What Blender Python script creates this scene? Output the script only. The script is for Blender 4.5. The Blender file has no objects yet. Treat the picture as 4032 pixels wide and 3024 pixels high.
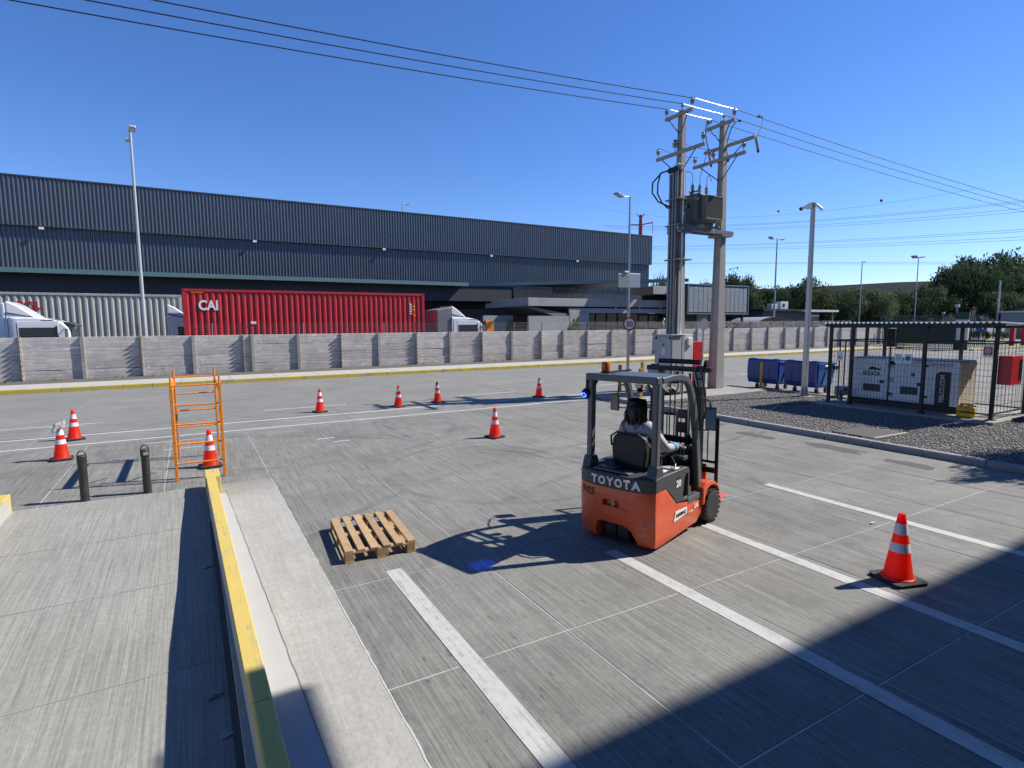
import bpy, bmesh, math, random
import numpy as np
from mathutils import Vector, Matrix
random.seed(7); RNG = np.random.default_rng(11)
SC = bpy.context.scene
COL = SC.collection
R = math.radians

# ------------------------------------------------------------------ camera
H = 2.64
cam_d = bpy.data.cameras.new('camera'); cam = bpy.data.objects.new('camera', cam_d); COL.objects.link(cam)
cam_d.sensor_width = 36.0; cam_d.lens = 19.763; cam_d.clip_end = 6000; cam_d.clip_start = .05
pitch, roll, yaw = .10601, .00641, .51956
fw = Vector((math.sin(yaw)*math.cos(pitch), math.cos(yaw)*math.cos(pitch), -math.sin(pitch)))
rt = Vector((math.cos(yaw), -math.sin(yaw), 0)); dn = fw.cross(rt)
r2 = rt*math.cos(roll)+dn*math.sin(roll); d2 = -rt*math.sin(roll)+dn*math.cos(roll)
m = Matrix((r2, -d2, -fw)).transposed().to_4x4(); m.translation = (0, 0, H); cam.matrix_world = m
SC.camera = cam

# ------------------------------------------------------------------ world, sun, exposure
SUN_EL, SUN_AZ = 43.3, 15.8           # azimuth: degrees below the +X axis
sd = Vector((math.cos(R(SUN_AZ))*math.cos(R(SUN_EL)), -math.sin(R(SUN_AZ))*math.cos(R(SUN_EL)), math.sin(R(SUN_EL))))
w = bpy.data.worlds.new('World'); SC.world = w; w.use_nodes = True
nt = w.node_tree; nt.nodes.clear()
sky = nt.nodes.new('ShaderNodeTexSky'); sky.sky_type = 'NISHITA'; sky.sun_disc = False
sky.sun_elevation = R(SUN_EL); sky.sun_rotation = R(90+SUN_AZ)
sky.air_density = 1.0; sky.dust_density = 0.0; sky.ozone_density = 4.0; sky.altitude = 500
hs = nt.nodes.new('ShaderNodeHueSaturation'); hs.inputs['Saturation'].default_value = 1.17; hs.inputs['Value'].default_value = 1.0
bg = nt.nodes.new('ShaderNodeBackground'); bg.inputs['Strength'].default_value = .095
wo = nt.nodes.new('ShaderNodeOutputWorld')
wb = nt.nodes.new('ShaderNodeMix'); wb.data_type = 'RGBA'; wb.blend_type = 'MULTIPLY'; wb.inputs[0].default_value = 1.0; wb.inputs[7].default_value = (.96, .98, 1.24, 1)
nt.links.new(sky.outputs[0], hs.inputs['Color']); nt.links.new(hs.outputs[0], wb.inputs[6]); nt.links.new(wb.outputs[2], bg.inputs[0]); nt.links.new(bg.outputs[0], wo.inputs[0])
sl = bpy.data.lights.new('sun', 'SUN'); sl.energy = 5.0; sl.angle = R(.53); sl.color = (1, .955, .88)
so = bpy.data.objects.new('sun', sl); COL.objects.link(so); so.rotation_euler = sd.to_track_quat('Z', 'Y').to_euler(); so.location = (0, 0, 40)
SC.view_settings.view_transform = 'Standard'; SC.view_settings.look = 'None'
SC.view_settings.exposure = 0.5; SC.view_settings.gamma = 1; SC.view_settings.use_curve_mapping = False
SC.render.engine = 'CYCLES'
SC.cycles.max_bounces = 6; SC.cycles.caustics_reflective = False; SC.cycles.caustics_refractive = False

# ------------------------------------------------------------------ materials
def nodes(name):
    mt = bpy.data.materials.new(name); mt.use_nodes = True
    return mt, mt.node_tree, mt.node_tree.nodes['Principled BSDF']
def N(t, ty, **kw):
    n = t.nodes.new(ty)
    for k, v in kw.items():
        if k in n.inputs: n.inputs[k].default_value = v
        else: setattr(n, k, v)
    return n
def mix(t, fac, a, b, mode='MIX'):
    n = t.nodes.new('ShaderNodeMix'); n.data_type = 'RGBA'; n.blend_type = mode
    for i, v in ((0, fac), (6, a), (7, b)):
        if hasattr(v, 'is_linked') or hasattr(v, 'links'): t.links.new(v, n.inputs[i])
        else: n.inputs[i].default_value = v if i == 0 else (tuple(v)+(1,) if len(v) == 3 else v)
    return n.outputs[2]
def ramp(t, fac, stops):
    n = t.nodes.new('ShaderNodeValToRGB'); t.links.new(fac, n.inputs[0])
    cr = n.color_ramp
    while len(cr.elements) > len(stops): cr.elements.remove(cr.elements[-1])
    while len(cr.elements) < len(stops): cr.elements.new(.5)
    for e, (p, c) in zip(cr.elements, stops):
        e.position = p; e.color = (c, c, c, 1) if isinstance(c, (int, float)) else tuple(c)+(1,)
    return n.outputs[0]
def pos(t, scale=(1, 1, 1), loc=(0, 0, 0), obj=False, rot=(0, 0, 0)):
    mp = t.nodes.new('ShaderNodeMapping'); mp.inputs['Scale'].default_value = scale; mp.inputs['Location'].default_value = loc
    mp.inputs['Rotation'].default_value = rot
    if obj: t.links.new(t.nodes.new('ShaderNodeTexCoord').outputs['Object'], mp.inputs[0])
    else: t.links.new(t.nodes.new('ShaderNodeNewGeometry').outputs['Position'], mp.inputs[0])
    return mp.outputs[0]
def noise(t, vec, scale, detail=4, rough=.55):
    n = N(t, 'ShaderNodeTexNoise', Scale=scale, Detail=detail, Roughness=rough); t.links.new(vec, n.inputs['Vector']); return n.outputs['Fac']
def bump(t, b, h, strength, dist=.01):
    n = N(t, 'ShaderNodeBump', Strength=strength, Distance=dist); t.links.new(h, n.inputs['Height']); t.links.new(n.outputs[0], b.inputs['Normal'])
K_ = .74
KEEP = {'cone_orange', 'forklift_orange', 'truck_white', 'generator_cream', 'generator_end', 'bin_blue', 'bin_lid', 'bin_faded_blue', 'container_red', 'ladder_orange', 'yellow_plastic', 'reflective_band', 'red_paint', 'zinc_roof_sheet', 'cable_glint', 'mirror_glass', 'far_cable', 'silver_lettering', 'white_lettering', 'grey_shirt'}
def pm(name, col, rough=.55, metal=0., var=.18, scale=6., dirt=.0, dcol=(.12, .10, .08), dscale=2.5, bmp=0., bscale=80., obj=False, spec=.5, rnd=0., coat=0.):
    """painted / plain surface with tone variation, dirt and fine relief"""
    if name not in KEEP: col = [x*K_ for x in col]; dcol = [x*K_ for x in dcol]
    mt, t, b = nodes(name); v = pos(t, obj=obj)
    c = mix(t, noise(t, v, scale, 5), [x*(1-var) for x in col], [min(1, x*(1+var)) for x in col])
    if rnd:
        oi = t.nodes.new('ShaderNodeObjectInfo'); f = ramp(t, oi.outputs['Random'], [(0, 1-rnd), (1, 1+rnd)])
        c = mix(t, 1.0, c, f, 'MULTIPLY')
    if dirt:
        d = ramp(t, noise(t, v, dscale, 9, .72), [(.50, 0), (.68, 1)])
        mm = N(t, 'ShaderNodeMath', operation='MULTIPLY'); t.links.new(d, mm.inputs[0]); mm.inputs[1].default_value = dirt
        c = mix(t, mm.outputs[0], c, dcol)
    t.links.new(c, b.inputs['Base Color'])
    rr = ramp(t, noise(t, v, scale*2.3, 6), [(0, max(0, rough-.12)), (1, min(1, rough+.12))]); t.links.new(rr, b.inputs['Roughness'])
    b.inputs['Metallic'].default_value = metal; b.inputs['Specular IOR Level'].default_value = spec
    b.inputs['Coat Weight'].default_value = coat
    if bmp: bump(t, b, noise(t, v, bscale, 4), bmp)
    return mt

def concrete_ground(name, base, axis='y', streak=.30, stains=.35, rnd=.06, tint=(1, .975, .87), fine=70, marks=True):
    base *= K_; mt, t, b = nodes(name)
    s1 = (fine, 1.0, 1) if axis == 'y' else (1.0, fine, 1)
    s2 = (fine*.36, .5, 1) if axis == 'y' else (.5, fine*.36, 1)
    v = pos(t); a = noise(t, pos(t, s1), 1, 3, .6); a2 = noise(t, pos(t, s2, (3, 7, 0)), 1, 4, .6)
    lo = [base*(1-streak)*x for x in tint]; hi = [base*(1+streak*.7)*x for x in tint]
    aa = N(t, 'ShaderNodeMath', operation='MULTIPLY_ADD'); t.links.new(a, aa.inputs[0]); aa.inputs[1].default_value = .72
    h2 = N(t, 'ShaderNodeMath', operation='MULTIPLY'); t.links.new(a2, h2.inputs[0]); h2.inputs[1].default_value = .28
    t.links.new(h2.outputs[0], aa.inputs[2])
    f = ramp(t, aa.outputs[0], [(.36, 0), (.60, 1)])
    c = mix(t, f, lo, hi)
    # large worn patches
    big = ramp(t, noise(t, v, .55, 6, .6), [(.3, 1-stains*.55), (.7, 1+stains*.35)]); c = mix(t, 1., c, big, 'MULTIPLY')
    mid = ramp(t, noise(t, pos(t, (1, 1, 1), (20, 3, 0)), 2.6, 8, .7), [(.34, 1-stains*.38), (.55, 1.0), (.8, 1+stains*.3)]); c = mix(t, 1., c, mid, 'MULTIPLY')
    md = ramp(t, noise(t, pos(t, (1.6, 1, 1) if axis == 'y' else (1, 1.6, 1), (2, 8, 0)), 16, 6, .75), [(.32, .84), (.5, 1), (.7, 1.13)]); c = mix(t, 1., c, md, 'MULTIPLY')
    sp = ramp(t, noise(t, v, 140, 3, .7), [(.3, .86), (.5, 1), (.72, 1.12)]); c = mix(t, 1., c, sp, 'MULTIPLY')
    if marks:   # dark scuffs of tyres and oil, longer along the streaks
        sv = pos(t, (7, 1.3, 1) if axis == 'y' else (1.0, 4, 1), (5, 1, 0))
        dk = ramp(t, noise(t, sv, 1.5, 5, .65), [(.57, 0), (.72, .42)]); c = mix(t, dk, c, (base*.38, base*.38, base*.40))
        d3 = ramp(t, noise(t, pos(t, (5, 1.8, 1), (9, 2, 0)), 2.9, 3, .6), [(.655, 0), (.70, .60)]); c = mix(t, d3, c, (base*.32,)*3)
    if marks and axis == 'y':      # curved tyre marks left by turning trucks
        brk = ramp(t, noise(t, pos(t, (1, 1, 1), (30, 2, 0)), 1.1, 6, .7), [(.42, 0), (.62, 1)])
        for cx_, cy_, r_, wd_, st_ in ((9.5, 13.5, 5.2, .07, .62), (9.5, 13.5, 5.45, .05, .5), (-3., 6., 9.6, .08, .55), (-3., 6., 9.95, .06, .5), (7.5, 1.0, 8.8, .07, .5), (7.5, 1.0, 7.1, .06, .45), (2.2, 15.0, 4.0, .08, .6), (14., 4., 6.2, .08, .5), (5., 9., 2.2, .05, .5)):
            vm = N(t, 'ShaderNodeVectorMath', operation='DISTANCE'); t.links.new(v, vm.inputs[0]); vm.inputs[1].default_value = (cx_, cy_, 0)
            a1 = N(t, 'ShaderNodeMath', operation='SUBTRACT'); t.links.new(vm.outputs['Value'], a1.inputs[0]); a1.inputs[1].default_value = r_
            a2_ = N(t, 'ShaderNodeMath', operation='ABSOLUTE'); t.links.new(a1.outputs[0], a2_.inputs[0])
            mk = N(t, 'ShaderNodeMapRange', clamp=True); t.links.new(a2_.outputs[0], mk.inputs[0]); mk.inputs[1].default_value = wd_*.6; mk.inputs[2].default_value = wd_*1.6; mk.inputs[3].default_value = st_; mk.inputs[4].default_value = 0
            ml_ = N(t, 'ShaderNodeMath', operation='MULTIPLY'); t.links.new(mk.outputs[0], ml_.inputs[0]); t.links.new(brk, ml_.inputs[1])
            c = mix(t, ml_.outputs[0], c, (base*.45, base*.45, base*.46))
    if rnd:
        oi = t.nodes.new('ShaderNodeObjectInfo'); c = mix(t, 1., c, ramp(t, oi.outputs['Random'], [(0, 1-rnd), (1, 1+rnd)]), 'MULTIPLY')
    t.links.new(c, b.inputs['Base Color']); b.inputs['Roughness'].default_value = .86; b.inputs['Specular IOR Level'].default_value = .3
    ad = N(t, 'ShaderNodeMath', operation='ADD'); t.links.new(a, ad.inputs[0]); t.links.new(a2, ad.inputs[1])
    bump(t, b, ad.outputs[0], .42, .006)
    return mt
def paint_mat(name, col, wear=.45, under=(.24, .24, .23), axis='y', scale=1.):
    col = [x*K_ for x in col]; under = [x*K_ for x in under]
    mt, t, b = nodes(name); v = pos(t)
    st = noise(t, pos(t, (60, 1.2, 1) if axis == 'y' else (1.2, 60, 1)), 1, 3); n2 = noise(t, v, 9*scale, 9, .75)
    ad = N(t, 'ShaderNodeMath', operation='MULTIPLY_ADD'); t.links.new(st, ad.inputs[0]); ad.inputs[1].default_value = .5
    hf = N(t, 'ShaderNodeMath', operation='MULTIPLY'); t.links.new(n2, hf.inputs[0]); hf.inputs[1].default_value = .5; t.links.new(hf.outputs[0], ad.inputs[2])
    f = ramp(t, ad.outputs[0], [(.34+wear*.20, 0), (.42+wear*.20, 1)]) if wear else None
    c = mix(t, noise(t, v, 3, 5), [x*.84 for x in col], col)
    if wear: c = mix(t, f, under, c)
    t.links.new(c, b.inputs['Base Color']); b.inputs['Roughness'].default_value = .7
    bump(t, b, ad.outputs[0], .25, .004)
    return mt
def wall_mat(name, base, rnd=.10):
    base *= K_
    mt, t, b = nodes(name); v = pos(t)
    c = mix(t, ramp(t, noise(t, pos(t, (1.2, 1, 5)), 1.6, 9, .75), [(.32, 0), (.68, 1)]), [base*.74, base*.69, base*.62], [base*1.16, base*1.09, base*1.0])
    wht = ramp(t, noise(t, pos(t, (1.3, 1, 2.2), (4, 0, 9)), 2.2, 9, .75), [(.55, 0), (.66, .6)]); c = mix(t, wht, c, (min(.85, base*1.7), min(.83, base*1.62), min(.78, base*1.5)))
    dk = ramp(t, noise(t, pos(t, (2.4, 1, .9), (14, 0, 2)), 1.1, 6, .7), [(.56, 0), (.72, .55)]); c = mix(t, dk, c, (base*.52, base*.49, base*.45))
    oi = t.nodes.new('ShaderNodeObjectInfo'); c = mix(t, 1., c, ramp(t, oi.outputs['Random'], [(0, 1-rnd), (1, 1+rnd)]), 'MULTIPLY')
    t.links.new(c, b.inputs['Base Color']); b.inputs['Roughness'].default_value = .9
    bump(t, b, noise(t, v, 30, 6), .35, .01)
    return mt
def leaf_mat(name, c1, c2):
    mt, t, b = nodes(name); v = pos(t)
    oi = t.nodes.new('ShaderNodeObjectInfo')
    c = mix(t, ramp(t, noise(t, v, .9, 4), [(.35, 0), (.65, 1)]), c1, c2)
    c = mix(t, 1., c, ramp(t, oi.outputs['Random'], [(0, .75), (1, 1.25)]), 'MULTIPLY')
    t.links.new(c, b.inputs['Base Color']); b.inputs['Roughness'].default_value = .85; b.inputs['Specular IOR Level'].default_value = .08
    tr = N(t, 'ShaderNodeBsdfTranslucent'); t.links.new(c, tr.inputs[0]); ms = N(t, 'ShaderNodeMixShader'); ms.inputs[0].default_value = .25
    t.links.new(b.outputs[0], ms.inputs[1]); t.links.new(tr.outputs[0], ms.inputs[2]); t.links.new(ms.outputs[0], t.nodes['Material Output'].inputs[0])
    return mt
def glass_mat(name, col=(.02, .03, .035), rough=.15):
    mt, t, b = nodes(name); b.inputs['Base Color'].default_value = col+(1,); b.inputs['Roughness'].default_value = rough
    b.inputs['Specular IOR Level'].default_value = .35
    return mt

M = dict(
 yard=concrete_ground('yard_concrete', .285, 'y', .26, .34, .045, fine=46),
 road=concrete_ground('road_concrete', .30, 'x', .16, .24, .03, fine=20),
 ramp=concrete_ground('ramp_concrete', .385, 'y', .20, .16, 0, (1, .975, .87), fine=55, marks=False),
 island=concrete_ground('island_concrete', .53, 'y', .06, .22, 0, (1, .965, .86), fine=20, marks=False),
 apron=concrete_ground('apron_concrete', .40, 'x', .08, .3, 0, fine=18, marks=False),
 joint=pm('joint_sealant', (.62, .61, .58), .8, var=.15, scale=9, dirt=.75, dcol=(.2, .2, .19), dscale=1.3),
 rjoint=pm('road_joint', (.40, .40, .385), .85, var=.2, scale=3, dirt=.6, dcol=(.2, .2, .19), dscale=.8),
 crack=pm('sealed_crack', (.62, .62, .59), .8, var=.2, scale=20),
 asphalt=pm('far_ground', (.11, .105, .10), .9, var=.25, scale=.6, dirt=.4, dcol=(.16, .13, .10), dscale=.2),
 soil=pm('soil', (.16, .135, .105), .95, var=.35, scale=5, bmp=.8, bscale=30),
 walk=pm('sidewalk_concrete', (.56, .54, .49), .85, var=.12, scale=2.5, dirt=.25, dcol=(.38, .36, .32), dscale=1.2),
 kerb=pm('kerb_concrete', (.40, .385, .36), .88, var=.18, scale=4, dirt=.35, dcol=(.2, .19, .17), rnd=.1, bmp=.2),
 yel=paint_mat('yellow_kerb_paint', (.72, .56, .10), .38, (.42, .38, .28), 'x', .7),
 yel2=paint_mat('yellow_curb_paint', (.86, .64, .16), .12, (.45, .40, .30), 'y', .6),
 line=paint_mat('white_line_paint', (.68, .665, .62), .40, (.44, .43, .41), 'y'),
 linex=paint_mat('white_road_paint', (.80, .80, .78), .22, (.32, .32, .31), 'x'),
 whitewash=paint_mat('whitewash', (.63, .615, .57), .32, (.58, .565, .53), 'y', .5),
 wall=wall_mat('precast_concrete', .70), post=wall_mat('precast_post', .46, .14),
 cpole=pm('pole_concrete', (.47, .455, .42), .85, var=.15, scale=3, dirt=.35, dcol=(.27, .25, .225), dscale=1.4, bmp=.2),
 fair=pm('fair_face_concrete', (.52, .505, .48), .85, var=.12, scale=.8, dirt=.3, dcol=(.24, .23, .22), dscale=.7),
 navy=pm('navy_steel_sheet', (.175, .200, .232), .34, .25, var=.16, scale=.45, spec=.6),
 navyd=pm('navy_wall_sheet', (.058, .070, .092), .6, 0, var=.1, scale=.5),
 teal=pm('teal_fascia', (.17, .29, .29), .45, 0, var=.08),
 greyb=pm('grey_block_wall', (.26, .26, .27), .9, var=.1, scale=1),
 red=pm('container_red', (.46, .020, .028), .5, 0, var=.22, scale=1.6, dirt=.25, dcol=(.16, .03, .02), dscale=1.1),
 cream=pm('container_grey', (.52, .52, .45), .55, 0, var=.1, scale=1.2, dirt=.2, dcol=(.30, .27, .2), dscale=1.0),
 white=pm('white_paint', (.78, .78, .77), .35, 0, var=.04, coat=.2),
 cabw=pm('truck_white', (.80, .80, .80), .25, 0, var=.03, coat=.5),
 lettw=pm('white_lettering', (.82, .82, .80), .5, 0, var=.05),
 lettr=pm('red_lettering', (.58, .03, .035), .5, 0, var=.1),
 lettk=pm('black_lettering', (.02, .02, .022), .5, 0, var=.1),
 lettg=pm('grey_lettering', (.16, .165, .17), .5, 0, var=.1),
 lettW2=pm('silver_lettering', (.62, .63, .63), .35, .1, var=.05),
 galv=pm('galvanised_steel', (.52, .53, .53), .38, .75, var=.12, scale=8, dirt=.15, dcol=(.3, .3, .3)),
 lampw=pm('pale_pole_paint', (.66, .66, .64), .4, .2, var=.06),
 lampd=pm('weathered_steel', (.34, .34, .34), .45, .5, var=.1),
 black=pm('black_paint', (.016, .016, .018), .42, 0, var=.2, scale=12),
 cagek=pm('cage_black', (.020, .017, .016), .55, 0, var=.2),
 rubber=pm('rubber', (.028, .027, .026), .8, 0, var=.3, scale=20, dirt=.5, dcol=(.12, .11, .10), bmp=.2),
 orange=pm('forklift_orange', (.66, .088, .022), .40, 0, var=.12, scale=5, dirt=.55, dcol=(.30, .075, .035), dscale=5, coat=.25),
 fgrey=pm('forklift_grey', (.066, .074, .080), .5, 0, var=.14, scale=6, dirt=.3, dcol=(.13, .13, .12), dscale=4),
 guard=pm('guard_grey', (.125, .142, .152), .36, .1, var=.12, scale=8, dirt=.2, dcol=(.2, .2, .2), dscale=9),
 mast=pm('mast_black', (.014, .014, .015), .38, .3, var=.2),
 steel=pm('bare_steel', (.45, .45, .44), .3, .9, var=.12),
 seat=pm('seat_vinyl', (.015, .015, .016), .6, 0, var=.2, bmp=.1),
 mirror=pm('mirror_glass', (.75, .77, .78), .06, 1.0, var=.02),
 mirrord=pm('mirror_dark', (.20, .21, .23), .12, 1.0, var=.02),
 cone=pm('cone_orange', (.95, .050, .016), .45, 0, var=.08, scale=10, dirt=.22, dcol=(.5, .05, .02), dscale=6),
 reflex=pm('reflective_band', (.72, .66, .68), .4, 0, var=.10, scale=30, dirt=.35, dcol=(.42, .32, .30), dscale=9),
 ladder=pm('ladder_orange', (.82, .25, .015), .45, 0, var=.12, scale=8, dirt=.35, dcol=(.25, .10, .04), dscale=8),
 wood=pm('pallet_wood', (.56, .37, .19), .75, 0, var=.20, scale=9, dirt=.35, dcol=(.34, .22, .12), dscale=5, rnd=.16, bmp=.3, bscale=60),
 woodd=pm('pallet_block', (.47, .30, .15), .8, 0, var=.22, scale=12, dirt=.3, dcol=(.3, .2, .11), rnd=.14, bmp=.3),
 boll=pm('bollard_paint', (.035, .035, .034), .5, 0, var=.25, scale=14, dirt=.4, dcol=(.12, .10, .09), dscale=7, bmp=.1),
 bin=pm('bin_blue', (.022, .11, .42), .42, 0, var=.12, scale=3), bind=pm('bin_lid', (.016, .055, .21), .42, 0, var=.12, scale=3),
 binlight=pm('bin_faded_blue', (.05, .19, .50), .45, 0, var=.1),
 gen=pm('generator_cream', (.78, .79, .79), .45, 0, var=.05, scale=3, dirt=.1, dcol=(.4, .38, .33)),
 genend=pm('generator_end', (.66, .60, .48), .5, 0, var=.08, scale=3, dirt=.2, dcol=(.45, .38, .27)),
 redp=pm('red_paint', (.52, .012, .018), .4, 0, var=.08), yelp=pm('yellow_plastic', (.88, .46, .01), .4, 0, var=.08),
 ypost=pm('yellow_post', (.62, .38, .03), .5, 0, var=.12, dirt=.2),
 amber=pm('amber_lens', (.75, .14, .01), .15, 0, var=.05), grey=pm('cabinet_grey', (.52, .54, .56), .45, 0, var=.04),
 trafo=pm('transformer_grey', (.25, .25, .225), .5, .1, var=.15, scale=3, dirt=.2),
 green=pm('dark_green_paint', (.010, .05, .035), .5, 0, var=.12), porc=pm('porcelain', (.42, .40, .36), .25, 0, var=.1),
 wire=pm('cable_dark', (.008, .011, .028), .7, 0, var=.05), wires=pm('cable_glint', (.80, .80, .78), .22, 1.0, var=.03),
 hv=pm('far_cable', (.26, .36, .52), .6, 0, var=.05), rwr=pm('pylon_red', (.50, .06, .04), .5, 0), sheet=pm('zinc_roof_sheet', (.62, .63, .64), .28, .8, var=.06),
 skin=pm('skin', (.30, .15, .09), .5, 0, var=.08), hair=pm('hair_black', (.010, .008, .007), .35, 0, var=.3, scale=40, bmp=.5, bscale=120),
 shirt=pm('grey_shirt', (.42, .40, .45), .85, 0, var=.1, scale=14, bmp=.5, bscale=22), cuff=pm('light_blue_sleeve', (.16, .42, .66), .8, 0, var=.1, scale=14, bmp=.6, bscale=26),
 jeans=pm('dark_trousers', (.025, .028, .04), .85, 0, var=.2), gravel=pm('gravel_bed', (.17, .158, .145), .95, var=.5, scale=28, bmp=1., bscale=45),
 pebble=pm('pebbles', (.33, .31, .285), .9, var=.5, scale=24), bark=pm('bark', (.10, .075, .055), .9, var=.3, scale=6, bmp=.5, bscale=20),
 leafA=leaf_mat('foliage_olive', (.075, .105, .042), (.155, .178, .088)), leafB=leaf_mat('foliage_dark', (.032, .058, .027), (.085, .118, .055)),
 leafC=leaf_mat('weeds', (.07, .10, .03), (.13, .15, .05)),
 hill=pm('hill_scrub', (.024, .027, .030), .95, var=.3, scale=.03), glass=glass_mat('dark_glass'), dark=pm('dark_recess', (.012, .013, .015), .8),
 paper=pm('paper', (.6, .6, .57), .8), stain=pm('dark_patch', (.105, .102, .098), .88, var=.35, scale=9),
 panel=pm('facade_panel', (.36, .38, .385), .6, 0, var=.12, scale=1.3, dirt=.3, dcol=(.38, .40, .41), dscale=1.1), dockw=pm('dock_building_wall', (.16, .16, .16), .8, 0, var=.06),
 blue=pm('blue_sign', (.02, .10, .42), .4), insul=pm('insulator_black', (.02, .02, .02), .5),
)
# soft plastic of the cones lets light through
for nm, cc_ in (('cone', (1, .06, .02, 1)), ):
    t_ = M[nm].node_tree; b_ = t_.nodes['Principled BSDF']; tr_ = t_.nodes.new('ShaderNodeBsdfTranslucent'); tr_.inputs[0].default_value = cc_
    mx_ = t_.nodes.new('ShaderNodeMixShader'); mx_.inputs[0].default_value = .58; t_.links.new(b_.outputs[0], mx_.inputs[1]); t_.links.new(tr_.outputs[0], mx_.inputs[2]); t_.links.new(mx_.outputs[0], t_.nodes['Material Output'].inputs[0])
# the island concrete fades into the yard surface at its far end
t_ = M['island'].node_tree; b_ = t_.nodes['Principled BSDF']; src_ = b_.inputs['Base Color'].links[0].from_socket
sx_ = t_.nodes.new('ShaderNodeSeparateXYZ'); t_.links.new(t_.nodes.new('ShaderNodeNewGeometry').outputs['Position'], sx_.inputs[0])
nz_ = noise(t_, pos(t_), 2.2, 6, .7); ma_ = N(t_, 'ShaderNodeMath', operation='MULTIPLY_ADD'); t_.links.new(nz_, ma_.inputs[0]); ma_.inputs[1].default_value = 1.6; t_.links.new(sx_.outputs['Y'], ma_.inputs[2])
mr_ = N(t_, 'ShaderNodeMapRange', clamp=True); t_.links.new(ma_.outputs[0], mr_.inputs[0]); mr_.inputs[1].default_value = 10.0; mr_.inputs[2].default_value = 11.1; mr_.inputs[3].default_value = 0; mr_.inputs[4].default_value = .85
t_.links.new(mix(t_, mr_.outputs[0], src_, (.22, .214, .195)), b_.inputs['Base Color'])
ml, t_, b_ = nodes('blue_led'); b_.inputs['Base Color'].default_value = (.02, .04, .5, 1); b_.inputs['Emission Color'].default_value = (.04, .10, 1, 1); b_.inputs['Emission Strength'].default_value = 6; M['led'] = ml

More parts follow.
